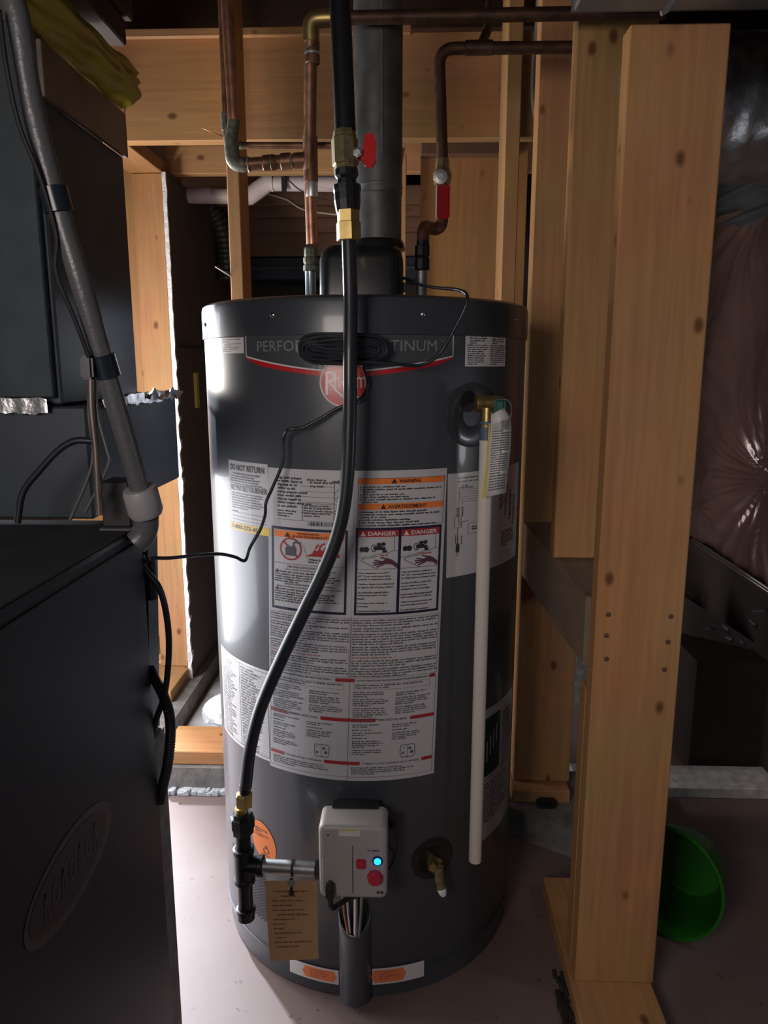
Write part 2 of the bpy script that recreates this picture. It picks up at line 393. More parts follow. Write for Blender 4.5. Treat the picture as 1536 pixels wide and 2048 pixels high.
class Print(MB):
    def __init__(s, surf, h=0.0009): super().__init__(); s.S = surf; s.h = h; s.flat = True

    def rect(s, u0, v0, u1, v1, h=None):
        h = s.h if h is None else h
        n = max(1, math.ceil(abs(u1 - u0) / s.S.step)) if s.S.step else 1
        nv = 1 + int(abs(v1 - v0) / 0.1)
        vs = [s.S.fn(u0 + (u1 - u0) * i / n, v0 + (v1 - v0) * j / nv, h) for j in range(nv + 1) for i in range(n + 1)]
        s.poly(vs, [(j * (n + 1) + i, j * (n + 1) + i + 1, (j + 1) * (n + 1) + i + 1, (j + 1) * (n + 1) + i) for j in range(nv) for i in range(n)])
        return s

    def frame(s, u0, v0, u1, v1, tu, tv):
        s.rect(u0, v0, u1, v0 + tv); s.rect(u0, v1 - tv, u1, v1); s.rect(u0, v0 + tv, u0 + tu, v1 - tv); s.rect(u1 - tu, v0 + tv, u1, v1 - tv)
        return s

    def shape(s, pts, h=None):
        h = s.h if h is None else h
        if s.S.step and max(p[0] for p in pts) - min(p[0] for p in pts) > 2.5:   # slice so that it follows the curve
            u0 = min(p[0] for p in pts); n = math.ceil((max(p[0] for p in pts) - u0) / 2.0)

            def clip(poly, c, keep):
                out = []
                for a, b in zip(poly, poly[1:] + poly[:1]):
                    ia, ib = (a[0] - c) * keep >= 0, (b[0] - c) * keep >= 0
                    if ia: out.append(a)
                    if ia != ib:
                        t = (c - a[0]) / (b[0] - a[0]); out.append((c, a[1] + (b[1] - a[1]) * t))
                return out
            for i in range(n):
                q = clip(clip(list(pts), u0 + 2.0 * i, 1), u0 + 2.0 * (i + 1), -1)
                if len(q) > 2: s.poly([s.S.fn(u, v, h) for u, v in q], [tuple(range(len(q)))])
            return s
        s.poly([s.S.fn(u, v, h) for u, v in pts], [tuple(range(len(pts)))]); return s

    def strip(s, pts, wu, wv=None, h=None):
        """thick polyline; wu in u units, wv in v units"""
        h = s.h if h is None else h; wv = wv if wv else wu * (DEG if s.S.step else 1)
        k = (wu / wv)
        for (a, b), (c, d) in zip(pts[:-1], pts[1:]):
            du, dv = (c - a) / k, d - b; L = math.hypot(du, dv) or 1; nu, nv = -dv / L * wu / 2, du / L * wv / 2
            n = max(1, math.ceil(abs(c - a) / s.S.step)) if s.S.step else 1
            for i in range(n):
                p = (a + (c - a) * i / n, b + (d - b) * i / n); q = (a + (c - a) * (i + 1) / n, b + (d - b) * (i + 1) / n)
                s.poly([s.S.fn(p[0] + nu, p[1] + nv, h), s.S.fn(p[0] - nu, p[1] - nv, h), s.S.fn(q[0] - nu, q[1] - nv, h), s.S.fn(q[0] + nu, q[1] + nv, h)], [(0, 1, 2, 3)])
        return s

    def ring(s, cu, cv, ru, rv, t=0.85, n=36, a0=0, a1=360, h=None):
        h = s.h if h is None else h; vs = []
        for i in range(n + 1):
            a = math.radians(a0 + (a1 - a0) * i / n)
            vs += [s.S.fn(cu + ru * math.cos(a), cv + rv * math.sin(a), h), s.S.fn(cu + ru * t * math.cos(a), cv + rv * t * math.sin(a), h)]
        s.poly(vs, [(2 * i, 2 * i + 2, 2 * i + 3, 2 * i + 1) for i in range(n)]); return s

    def disc(s, cu, cv, ru, rv, n=36, h=None, rot=0):
        return s.shape([(cu + ru * math.cos(2 * math.pi * i / n + rot), cv + rv * math.sin(2 * math.pi * i / n + rot)) for i in range(n)], h)

    def text(s, body, u0, u1, v0, v1, bold=0.0, h=None, res=2):
        """text fitted exactly into the box u0..u1 x v0..v1"""
        h = s.h if h is None else h
        cu = bpy.data.curves.new('t', 'FONT'); cu.body = body; cu.resolution_u = res; cu.offset = bold
        ob = bpy.data.objects.new('t', cu); C.objects.link(ob)
        bpy.context.view_layer.update()
        me = bpy.data.meshes.new_from_object(ob)
        bpy.data.objects.remove(ob); bpy.data.curves.remove(cu)
        if len(me.vertices):
            xs = [v.co.x for v in me.vertices]; ys = [v.co.y for v in me.vertices]
            x0, x1, y0, y1 = min(xs), max(xs), min(ys), max(ys)
            vs = [s.S.fn(u0 + (v.co.x - x0) / (x1 - x0) * (u1 - u0), v0 + (v.co.y - y0) / (y1 - y0) * (v1 - v0), h) for v in me.vertices]
            s.poly(vs, [tuple(p.vertices) for p in me.polygons])
        bpy.data.meshes.remove(me); return s

    def greek(s, u0, u1, v1, rows, pitch, fill=0.55, rag=0.25, letter=None, seed=1, h=None, last=0.6):
        """small unreadable print: rows of letter-sized marks, first row's top at v1"""
        h = s.h if h is None else h; rr = random.Random(seed)
        xh = pitch * fill
        lw = letter if letter else xh * 0.62 / (DEG if s.S.step else 1)
        for r in range(rows):
            top = v1 - r * pitch; u = u0; end = u1 - (u1 - u0) * rag * rr.random()
            if r == rows - 1: end = u0 + (u1 - u0) * last * (0.6 + 0.4 * rr.random())
            while u < end:
                nl = rr.randint(2, 9)
                for _ in range(nl):
                    if u + lw > end + lw: break
                    k = rr.random(); a = top - xh * (0.0 if k < 0.3 else 0.28); b = top - xh * (1.0 if k < 0.9 else 1.25)
                    s.poly([s.S.fn(u, a, h), s.S.fn(u, b, h), s.S.fn(u + lw * 0.78, b, h), s.S.fn(u + lw * 0.78, a, h)], [(0, 1, 2, 3)])
                    u += lw
                u += lw * 0.9
        return s


# =================================================================== THE SETTING
MB().box((-3.0, -1.6, -0.06), (3.0, 4.2, 0.0)).build('floor', 'floor', kind='structure')

# ---- ceiling: joists running left to right above, subfloor on top
ceil = empty('ceiling', (0, 1.9, 2.05), kind='structure')
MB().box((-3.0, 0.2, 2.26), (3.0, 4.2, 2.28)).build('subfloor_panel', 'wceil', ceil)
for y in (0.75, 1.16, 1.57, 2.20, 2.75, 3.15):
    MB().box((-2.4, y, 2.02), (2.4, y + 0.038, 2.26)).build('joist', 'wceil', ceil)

# ---- right partition wall (runs away from the camera)
wr = empty('wall_right', (0.37, 1.5, 0), kind='structure')
XR = 0.307; WR = 0.14


def stud(parent, x0, y0, z0, x1, y1, z1, m='wz', label=None, name='stud'):
    return MB().cbox((x0, y0, z0), (x1, y1, z1), 0.0022).build(name, m, parent, label)


MB().cbox((XR - 0.008, 0.62, 0.0), (XR + 0.137, 1.44, 0.038), 0.002).build('bottom_plate', 'wy', wr)
stud(wr, XR, 1.16, 0.038, XR + WR, 1.198, 1.60)
stud(wr, XR, 1.200, 0.038, XR + WR, 1.238, 0.585)
stud(wr, 0.288, 1.43, 0.757, 0.288 + WR, 1.47, 2.0)
stud(wr, 0.267, 1.70, 0.110, 0.267 + WR, 1.75, 2.02)
MB().cbox((0.262, 1.66, 0.076), (0.262 + WR, 1.86, 0.108), 0.002).build('bottom_plate', 'wy', wr)
MB().hexa([(0.309, 1.24, .612), (0.447, 1.24, .612), (0.407, 1.699, .645), (0.270, 1.699, .645), (0.309, 1.24, .738), (0.447, 1.24, .738), (0.407, 1.699, .773), (0.270, 1.699, .773)]).build('blocking_board', 'wgrey', wr, 'grey weathered blocking board')
b = MB()
for px, py in ((1217, 1229), (1342, 1233), (1213, 1271), (1336, 1284), (1213, 1318), (1329, 1339)):
    b.lathe(P(px, py, Y=1.1602), (0, -1, 0), [(-0.004, 0.0044), (0.0004, 0.0044), (0.0008, 0.0025)], 12)
nails = b.build('nail_head', 'inkt', wr, 'rusty nail heads in the front stud', 'stuff')
# rough concrete footing beyond the third stud
MB().prism([(0.200, 1.672, 0), (0.410, 1.545, 0), (0.60, 1.545, 0), (0.60, 1.81, 0), (0.200, 1.81, 0)], (0, 0, 0.075)).build('concrete_footing', 'conc', wr)
b = MB(); rr = random.Random(3)
for i in range(120):
    p = Vector((XR - 0.016 + rr.uniform(-0.014, 0.008), rr.uniform(0.90, 1.22), 0.003)); s_ = rr.uniform(0.0015, 0.006)
    b.rbox(p - Vector((s_, s_ * 1.4, 0.004)), p + Vector((s_, s_ * 1.4, s_ * 0.7)), 0.002, 1)
tag(b.build('floor_debris', 'dirt', kind='stuff'), 'dark grit and shavings along the foot of the right wall plate', 'debris')

# ---- back wall framing behind the heater
wb = empty('wall_back', (-0.2, 1.95, 0), kind='structure')
a = P(470, 590, Y=1.86)
stud(wb, P(462, 590, Y=1.86).x, 1.86, 0.11, P(487, 590, Y=1.86).x, 1.958, 2.02)
stud(wb, P(1001, 590, Y=1.87).x, 1.87, 0.11, P(1030, 590, Y=1.87).x, 1.995, 2.02)
MB().cbox((-1.0, 2.0, P(265, 283, Y=2.0).z), (0.45, 2.038, P(265, 72, Y=2.0).z), 0.002).build('header_board', 'wx', wb)
MB().cbox((-1.0, 1.985, P(265, 80, Y=2.0).z), (-0.0, 1.999, P(265, 66, Y=2.0).z + 0.004), 0.002).build('ledger_strip', 'wx', wb)
MB().cbox((-0.77, 2.45, P(335, 348, Y=2.45).z), (0.45, 2.488, 1.95), 0.002).build('header_board', 'wx', wb)
MB().cbox((0.03, 2.30, 0.6), (0.34, 2.312, 1.79), 0.002).build('sheathing_panel', 'osb', wb)
MB().cbox((0.03, 2.262, 1.72), (0.30, 2.30, 1.80), 0.002).build('nailer', 'wdark', wb)
stud(wb, P(796, 500, Y=2.26).x, 2.26, 0.6, P(812, 500, Y=2.26).x, 2.30, 1.72)
# plate on a concrete curb across the back left
MB().cbox((-0.66, 1.815, 0.072), (-0.12, 1.96, 0.110), 0.002).build('bottom_plate', 'wx', wb)
MB().box((-0.66, 1.80, 0.0), (0.16, 1.975, 0.071)).build('concrete_curb', 'conc', wb)
b = MB(); rr = random.Random(5)
for i in range(120):
    x = rr.uniform(-0.655, -0.35); s_ = rr.uniform(0.003, 0.010)
    b.rbox((x - s_, 1.790 - rr.random() * 0.012, 0.0), (x + s_ * 1.4, 1.80, 0.004 + rr.random() * 0.012), 0.0015, 1)
b.build('crumbling_mortar', 'concp', wb, 'white crumbling mortar along the curb foot', 'stuff')

# ---- left wall (runs away behind the furnace): stud, plates, broken drywall
wl = empty('wall_left', (-0.8, 2.5, 0), kind='structure')
XL = -0.759
MB().cbox((XL - 0.105, 1.96, 1.712), (XL, 2.60, 1.752), 0.002).build('top_plate', 'wy', wl)
MB().cbox((XL - 0.14, 2.20, 0.066), (XL + 0.001, 2.60, 0.104), 0.002).build('bottom_plate', 'wy', wl)
MB().box((XL - 0.16, 1.985, 0.0), (XL + 0.045, 3.2, 0.065)).build('concrete_curb', 'conc', wl)
stud(wl, XL - 0.098, 2.40, 0.105, XL - 0.002, 2.438, 1.711)
MB().cbox((XL - 0.40, 2.44, 0.2), (XL - 0.085, 2.452, 1.9), 0.001).build('sheathing_board', 'wz', wl)
# drywall sheet: dark paper face, ragged white gypsum edge toward the camera
MB().box((XL + 0.013, 2.395, 0.06), (XL + 0.0155, 3.3, 1.712)).build('drywall_sheet', 'drywall', wl)
b = MB(); rr = random.Random(11); n = 90; lft = []; rgt = []
for i in range(n + 1):
    z = 0.06 + (1.711 - 0.06) * i / n
    lft.append((XL + 0.0005, 2.39 + rr.uniform(-0.002, 0.002), z)); rgt.append((XL + 0.0148 + rr.uniform(-0.003, 0.0035) * (0.3 if i > 60 else 1), 2.386 + rr.uniform(-0.003, 0.002), z))
b.poly(lft + rgt + [(XL + 0.0005, 3.3, p[2]) for p in lft] + [(XL + 0.0128, 2.44, p[2]) for p in rgt],
       [(i, i + n + 1, i + n + 2, i + 1) for i in range(n)] + [(i, i + 1, i + 1 + 2 * (n + 1), i + 2 * (n + 1)) for i in range(n)]
       + [(i + n + 1, i + 3 * (n + 1), i + 1 + 3 * (n + 1), i + n + 2) for i in range(n)])
b.build('drywall_edge', 'gyp', wl, 'ragged white gypsum edge')
MB().box((XL + 0.016, 2.41, P(350, 695, Y=2.41).z), (XL + 0.0185, 3.3, P(350, 689, Y=2.41).z)).build('drywall_seam', 'greyfoil', wl, 'pale horizontal seam')
q = P(368, 780, Y=2.62)
MB().cbox((XL + 0.016, 2.57, q.z - 0.06), (XL + 0.026, 2.60, q.z + 0.06), 0.001).build('tape_strip', 'yeltag', wl, 'short strip of tan tape')
# far room behind
wf = empty('wall_far', (-0.3, 3.3, 0), kind='structure')
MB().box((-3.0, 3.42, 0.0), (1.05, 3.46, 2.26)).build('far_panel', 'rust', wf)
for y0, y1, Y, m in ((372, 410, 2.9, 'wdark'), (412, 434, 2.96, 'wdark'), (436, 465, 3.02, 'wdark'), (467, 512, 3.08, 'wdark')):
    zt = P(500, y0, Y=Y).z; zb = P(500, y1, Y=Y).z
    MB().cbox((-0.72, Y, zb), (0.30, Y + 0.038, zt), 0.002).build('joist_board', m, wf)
d = empty('dark_duct', (-0.4, 3.15, P(500, 560, Y=3.1).z), 'dark blue rectangular duct low behind the bare back stud', 'duct')
MB().cbox((-0.70, 3.10, P(500, 560, Y=3.1).z), (0.10, 3.30, P(500, 514, Y=3.1).z), 0.004).build('duct_body', 'ductdark', d)
MB().cbox((-0.70, 3.085, P(500, 541, Y=3.1).z), (0.10, 3.10, P(500, 534, Y=3.1).z), 0.001).build('duct_flange', 'plen', d)
# pale slab and white bag behind the plate
MB().box((-0.70, 1.98, 0.001), (-0.2, 3.2, 0.006)).build('trim_1', 'concp', kind='structure')
b = MB(); c = P(428, 1455, Z=0.02); rings = []
for i in range(9):
    t = i / 8; rad = 0.085 * math.cos(t * math.pi / 2) ** 0.6 + 0.002
    rings.append([(c.x + 0.03 + rad * 1.1 * math.cos(a) * (1 + 0.16 * math.sin(5 * a + i)), c.y + 0.12 + rad * math.sin(a) * (1 + 0.13 * math.sin(7 * a + 2 * i)), 0.007 + t * 0.075) for a in [2 * math.pi * j / 40 for j in range(40)]])
b.rings(rings); tag(b.build('plastic_bag', 'wbag'), 'crumpled white plastic bag on the pale slab behind the back plate', 'bag')

# ---- outer right wall with vapour barrier, ledge and concrete
wo = empty('wall_outer', (1.1, 2.4, 0), kind='structure')


def wrinkle(y, z, pins):
    h = 0.0
    for (py, pz, amp, R0, nf, ph) in pins:
        dy, dz = y - py, z - pz; r = math.hypot(dy, dz) + 1e-4; a = math.atan2(dz, dy)
        env = math.exp(-r / R0)
        h += amp * (-1.9 * math.exp(-(r / (R0 * 0.55)) ** 2) + 0.62 * env * min(1, r / 0.03) * (math.sin(nf * a + ph + 3 * math.sin(2.3 * a)) + 0.35 * math.sin(nf * 1.9 * a + 3 * math.sin(a * 3) + 5 * r)))
    h += 0.008 * math.sin(13 * z + 7 * y + 2 * math.sin(5 * y)) + 0.0016 * math.sin(45 * z - 27 * y + 2 * math.sin(11 * z))
    return h


b = MB(); ny, nz = 170, 240; Y0, Y1_, Z0, Z1 = 1.7, 3.3, 0.54, 1.60
pc = P(1500, 960, X=1.0); pd = P(1490, 560, X=1.0); pe = P(1470, 1060, X=1.0)
pins = [(pc.y, pc.z, 0.020, 0.26, 21, 0.4), (pd.y, pd.z + 0.22, 0.015, 0.20, 15, 1.0), (2.72, 1.22, 0.010, 0.14, 9, 0.2), (2.55, 0.66, 0.008, 0.10, 9, 4)]
vs = []
for j in range(nz + 1):
    for i in range(ny + 1):
        y = Y0 + (Y1_ - Y0) * i / ny; z = Z0 + (Z1 - Z0) * j / nz; vs.append((1.0 - wrinkle(y, z, pins), y, z))
b.poly(vs, [(j * (ny + 1) + i, j * (ny + 1) + i + 1, (j + 1) * (ny + 1) + i + 1, (j + 1) * (ny + 1) + i) for j in range(nz) for i in range(ny)], True)
b.build('vapour_barrier', 'vapor', wo, 'shiny wrinkled brown plastic over insulation', sharp=False)
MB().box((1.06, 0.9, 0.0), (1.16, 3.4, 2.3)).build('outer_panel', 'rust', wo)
b = MB(); vs = []; ny, nz = 70, 40
for j in range(nz + 1):
    for i in range(ny + 1):
        y = 1.7 + 1.6 * i / ny; t = j / nz
        vs.append((1.02 - 0.06 * t - 0.012 * math.sin(26 * t + 4 * y) - 0.008 * math.sin(47 * t - 3 * y), y, 1.50 + 0.30 * t + 0.02 * math.sin(3 * y)))
b.poly(vs, [(j * (ny + 1) + i, j * (ny + 1) + i + 1, (j + 1) * (ny + 1) + i + 1, (j + 1) * (ny + 1) + i) for j in range(nz) for i in range(ny)], True)
b.build('foil_sheet', 'greyfoil', wo, 'folded dull grey foil sheet below the duct', sharp=False)
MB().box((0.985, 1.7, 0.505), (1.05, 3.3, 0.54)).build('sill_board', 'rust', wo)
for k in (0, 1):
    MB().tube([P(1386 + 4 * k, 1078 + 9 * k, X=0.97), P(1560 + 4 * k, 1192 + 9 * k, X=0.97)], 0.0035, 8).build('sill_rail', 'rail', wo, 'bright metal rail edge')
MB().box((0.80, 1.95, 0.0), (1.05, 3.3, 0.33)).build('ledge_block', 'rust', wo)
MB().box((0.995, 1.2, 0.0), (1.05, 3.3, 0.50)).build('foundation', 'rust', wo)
MB().box((0.45, 2.34, 0.0), (0.80, 2.42, 0.42)).build('concrete_block', 'conc', wo)
MB().cbox((0.46, 1.815, 0.0), (1.05, 1.93, 0.030), 0.002).build('concrete_curb', 'concw', wo, 'pale flat curb')
MB().hexa([P(1335, 1330, Y=2.2), P(1560, 1500, Y=2.0), P(1560, 1500, Y=2.02), P(1335, 1330, Y=2.22), P(1335, 1170, Y=2.2), P(1560, 1320, Y=2.0), P(1560, 1320, Y=2.02), P(1335, 1170, Y=2.22)]).build('slanted_board', 'rust', wo)
b = MB(); rr = random.Random(9)
for px, py, L_, an in ((1415, 1258, 34, 0.05), (1452, 1258, 20, 0.9), (1482, 1285, 26, 1.0), (1506, 1248, 24, 0.9), (1524, 1222, 40, -0.05), (1458, 1278, 18, 0.6)):
    a = P(px - L_ / 2 * math.cos(an), py - L_ / 2 * math.sin(an), Y=1.98); c = P(px + L_ / 2 * math.cos(an), py + L_ / 2 * math.sin(an), Y=1.98)
    o = MB().tube([a, (a + c) / 2 + Vector((0, -0.01, 0.004)), c], [0.003, 0.006, 0.003], 6).build('scrap_strap', 'greyfoil', wo, 'small bent grey scrap')

# =================================================================== overhead ducts on the right
d = empty('round_duct', (1.0, 2.05, 1.6), 'silver foil covered round duct at the right edge beyond the studs', 'duct')
cz_ = P(1480, 205, Y=2.05).z; b = MB(); rings = []; rr = random.Random(2)
for i in range(54):
    x = 0.50 + i * 0.010
    rings.append([(x, 2.12 + (0.172 + 0.003 * math.sin(i * 0.9 + 3 * a_) + 0.003 * math.sin(7 * a_ + i * 0.35) + rr.uniform(-.0012, .0012)) * math.cos(a_), cz_ + (0.172 + 0.003 * math.sin(i * 0.7 + 4 * a_)) * math.sin(a_)) for a_ in [2 * math.pi * j / 64 for j in range(64)]])
b.rings(rings); b.build('foil_jacket', 'silver', d, sharp=False)
for x in (0.60,):
    MB().lathe((x, 2.12, cz_), (1, 0, 0), [(0, 0.176), (0.03, 0.177), (0.05, 0.176)], 48).build('duct_band', 'galv', d)
d = empty('overhead_duct', (0.7, 0.95, 1.6), 'flat grey sheet metal duct overhead, top right corner of the photo', 'duct')
zt = P(1400, 14, Y=1.12).z
MB().cbox((0.22, 0.60, zt), (1.05, 1.13, zt + 0.2), 0.003).build('duct_body', 'overduct', d)
MB().cbox((0.22, 1.13, zt + 0.004), (1.05, 1.142, zt + 0.19), 0.001).build('duct_flange', 'greyfoil', d)
b = MB(); b.tube(smooth_path(PP([(1322, 27), (1334, 20), (1343, 8), (1356, -8)], Y=1.10)), [0.0035] * 25, 8)
tag(b.build('hanger_strap', 'twist'), 'twisted shiny strap end hanging below the overhead duct', 'strap')

# =================================================================== FURNACE (left)
fx = -0.371
fu = empty('furnace', (-0.7, 0.65, 0), 'dark grey furnace cabinet in the left foreground with an oval emblem', 'furnace')
zf = 0.912
MB().cbox((-1.12, 0.25, 0.0), (fx, 0.998, zf - 0.003), 0.004).build('cabinet', 'furn', fu)
MB().cbox((-1.11, 0.26, zf - 0.003), (fx - 0.004, 0.995, zf), 0.001).build('top_panel', 'furntop', fu)
MB().cbox((fx + 0.0002, 0.30, 0.02), (fx + 0.003, 0.985, 0.895), 0.001).build('front_door', 'furn', fu)
FS = Surf(lambda u, v, h: (fx + 0.0032 + h, u, v))
em = Print(FS, 0.0004); em.disc(0.715, 0.585, 0.107, 0.046, 56); eo = em.build('emblem', 'emblem', fu, 'oval brand emblem, unlit and unreadable')
Print(FS, 0.0008).disc(0.712, 0.586, 0.094, 0.036, 56).build('emblem_face', 'emblem2', eo)
b = Print(FS, 0.0012)
for k in range(7):
    y = 0.652 + k * 0.020
    b.ring(y, 0.586, 0.007, 0.013, 0.6, 14) if k % 2 else b.strip([(y - 0.005, 0.570), (y, 0.602), (y + 0.005, 0.570)], 0.003, 0.003)
b.build('emblem_lettering', 'emblem', eo)

# ---- ductwork above and behind the furnace
pl = empty('air_plenum', (-0.8, 1.2, 0.9), 'grey sheet metal plenum boxes rising above the furnace', 'plenum')
MB().cbox((-1.35, 1.03, zf + 0.001), (-0.452, 1.435, 1.074), 0.003).build('lower_box', 'plenside', pl)
MB().cbox((-1.35, 1.035, 1.076), (-0.486, 1.33, 1.478), 0.003).build('upper_box', 'plenside', pl)
MB().cbox((-1.35, 1.022, 1.086), (-0.492, 1.034, 1.560), 0.002).build('front_panel', 'plen', pl)
MB().cbox((-0.4855, 1.04, 1.476), (-0.478, 1.333, 1.545), 0.001).build('flashing_strip', 'flash', pl, 'dull brown metal strip along the top edge')
MB().cbox((-1.35, 1.05, 1.479), (-0.515, 1.32, 1.64), 0.002).build('upper_collar', 'flash', pl)


def tapestrip(pts, wdt, nrm, seed, lab):
    b = MB(); rr = random.Random(seed); pts = smooth_path(pts, 10); L_ = []; U_ = []
    for i, p in enumerate(pts):
        o = Vector(nrm) * rr.uniform(0.0008, 0.005)
        L_.append(p + o + Vector((0, 0, -wdt / 2 + rr.uniform(-0.003, 0.003)))); U_.append(p + Vector(nrm) * rr.uniform(0.0008, 0.003) + Vector((0, 0, wdt / 2 + rr.uniform(-0.002, 0.002))))
    n = len(pts); b.poly(L_ + U_, [(i, i + 1, i + n + 1, i + n) for i in range(n - 1)], True)
    return b.build('foil_tape', 'foil', pl, lab)


tapestrip([(-0.95, 1.020, 1.078), (-0.72, 1.020, 1.077), (-0.6, 1.019, 1.076), (-0.50, 1.019, 1.075)], 0.022, (0, -1, 0), 1, 'crinkled silver tape on the front joint')
tapestrip([(-0.450, 1.08, 1.075), (-0.450, 1.2, 1.076), (-0.449, 1.32, 1.077), (-0.449, 1.43, 1.078)], 0.016, (1, 0, 0), 2, 'crinkled silver tape on the side joint')
b = MB(); rr = random.Random(4); n = 18; vs = []
for j in range(6):
    for i in range(n + 1):
        vs.append((-0.486 + 0.046 * j / 5, 1.26 + 0.19 * i / n, 1.078 + 0.005 * math.sin(i * 1.3 + j) + rr.uniform(0, 0.003) + (0.010 if j == 5 else 0) * math.sin(i * 0.7)))
b.poly(vs, [(j * (n + 1) + i, j * (n + 1) + i + 1, (j + 1) * (n + 1) + i + 1, (j + 1) * (n + 1) + i) for j in range(5) for i in range(n)], True)
b.build('foil_tape', 'foil', pl, 'loose curled end of silver tape')
rc = empty('return_duct', (-0.6, 1.02, 0), 'blue grey duct drop standing behind the furnace', 'duct')
a0, a1, a2, a3 = P(317, 1085, Y=1.045).x, P(319, 1440, Y=1.045).x, P(330, 1480, Y=1.045).x, P(331, 1800, Y=1.045).x
z0_, z1_, z2_ = P(318, 1100, Y=1.045).z, P(318, 1450, Y=1.045).z, 0.0
MB().hexa([(-0.9, 1.003, z1_), (a1, 1.003, z1_), (a1, 1.045, z1_), (-0.9, 1.045, z1_), (-0.9, 1.003, .908), (a0, 1.003, .908), (a0, 1.045, .908), (-0.9, 1.045, .908)]).build('duct_drop', 'plenside', rc)
MB().hexa([(-0.9, 1.003, 0), (-0.375, 1.003, 0), (-0.375, 1.045, 0), (-0.9, 1.045, 0), (-0.9, 1.003, z1_ - .002), (a2, 1.003, z1_ - .002), (a2, 1.045, z1_ - .002), (-0.9, 1.045, z1_ - .002)]).build('duct_base', 'conc', rc, 'rough grey base of the duct')

# yellow plastic bunched on top of the plenum
b = MB(); rr = random.Random(8); nu, nv = 60, 26; vs = []
for j in range(nv + 1):
    t = j / nv
    for i in range(nu + 1):
        s_ = i / nu; y = 0.70 + 0.69 * s_
        x = -0.480 + 0.018 * math.sin(math.pi * t) + 0.003 * math.sin(9 * t + 5 * s_) + 0.002 * math.sin(23 * t - 11 * s_ + 2)
        z = 1.549 + 0.086 * t + 0.003 * math.sin(9 * s_ + 4 * t) + 0.003 * math.sin(40 * s_ + 9 * t) * s_
        y = 0.70 + (0.63 + 0.07 * t) * s_ + 0.004 * math.sin(20 * t) * s_
        vs.append((x, y, z))
b.poly(vs, [(j * (nu + 1) + i, j * (nu + 1) + i + 1, (j + 1) * (nu + 1) + i + 1, (j + 1) * (nu + 1) + i) for j in range(nv) for i in range(nu)], True)
tag(b.build('plastic_sheet', 'yelplastic', sharp=False), 'bunched translucent yellow plastic sheet above the plenum', 'plastic sheet')
ub = empty('upper_duct', (-0.9, 1.1, 1.66), 'dark brown grey duct trunk above the yellow plastic', 'duct')
MB().cbox((-1.4, 0.5, 1.668), (-0.487, 1.385, 1.71), 0.003).build('duct_flange', 'rust', ub)
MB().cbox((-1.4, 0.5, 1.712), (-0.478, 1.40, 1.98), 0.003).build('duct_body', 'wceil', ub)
# wire hanging at the end of the plastic
b = MB(); b.tube(smooth_path([P(258, 158, Y=1.40), P(260, 176, Y=1.39), P(252, 200, Y=1.38), P(250, 218, Y=1.37), P(247, 232, Y=1.36)], 6), 0.0016, 6)
tag(b.build('tie_wire', 'chrome'), 'thin bright tie wire hanging below the yellow plastic end', 'wire')

# ---- grey drain pipe slanting past the plenum
pth = smooth_path([P(-5, -60, Y=.85), P(32, 20, Y=.85), P(62, 200, Y=.86), P(112, 400, Y=.87), P(160, 560, Y=.88), P(206, 720, Y=.90), P(246, 860, Y=.92), P(280, 980, Y=.94)], 12)
dp = empty('drain_pipe', P(290, 1020, Y=.95), 'slanting grey plastic pipe with a pale coupling in front of the plenum', 'pipe')
MB().tube(pth, 0.0125, 18).build('pipe_length', 'greyhose', dp)
b = MB(); end = P(287, 1000, Y=.945); dr = (pth[-1] - pth[-6]).normalized()
b.lathe(P(278, 975, Y=.942), dr, [(0, 0.014), (0.001, 0.0205), (0.006, 0.0225), (0.034, 0.0228), (0.040, 0.020), (0.041, 0.016)], 26).build('coupling', 'greypvc', dp, 'pale grey coupling')
p0 = P(292, 1034, Y=.95); p1 = P(288, 1062, Y=.955); p2 = P(262, 1085, Y=.955)
MB().tube(elbow(p0, P(293, 1068, Y=.955), P(272, 1086, Y=0.95), 0.018), 0.0165, 18).build('pipe_elbow', 'greyhose', dp)
for (x, y, Y, s_) in ((122, 402, .866, 0.016), (205, 733, .898, 0.0185)):
    q = P(x, y, Y=Y); k = min(range(len(pth)), key=lambda i: (pth[i] - q).length); dd = (pth[min(k + 2, len(pth) - 1)] - pth[k - 2]).normalized()
    MB().lathe(pth[k] - dd * 0.014, dd, [(0, 0.013), (0.001, 0.0155), (0.027, 0.0158), (0.028, 0.013)], 20).build('tape_wrap', 'tape', dp, 'black tape wrap')
q = P(180, 735, Y=.885)
MB().rbox(q - Vector((0.010, 0.008, 0.014)), q + Vector((0.006, 0.008, 0.014)), 0.003, 2).build('clip', 'tape', dp)
# thin cable following the pipe
cp = [P(-2, 20, Y=.83), P(12, 130, Y=.83), P(38, 250, Y=.84), P(80, 355, Y=.85), P(112, 470, Y=.86), P(112, 545, Y=.86), P(150, 640, Y=.87), P(178, 715, Y=.88)]
tag(MB().tube(smooth_path(cp, 8), 0.0028, 8).build('wiring_cable', 'blackmatte'), 'thin dark cable running beside the slanting grey pipe', 'cable')
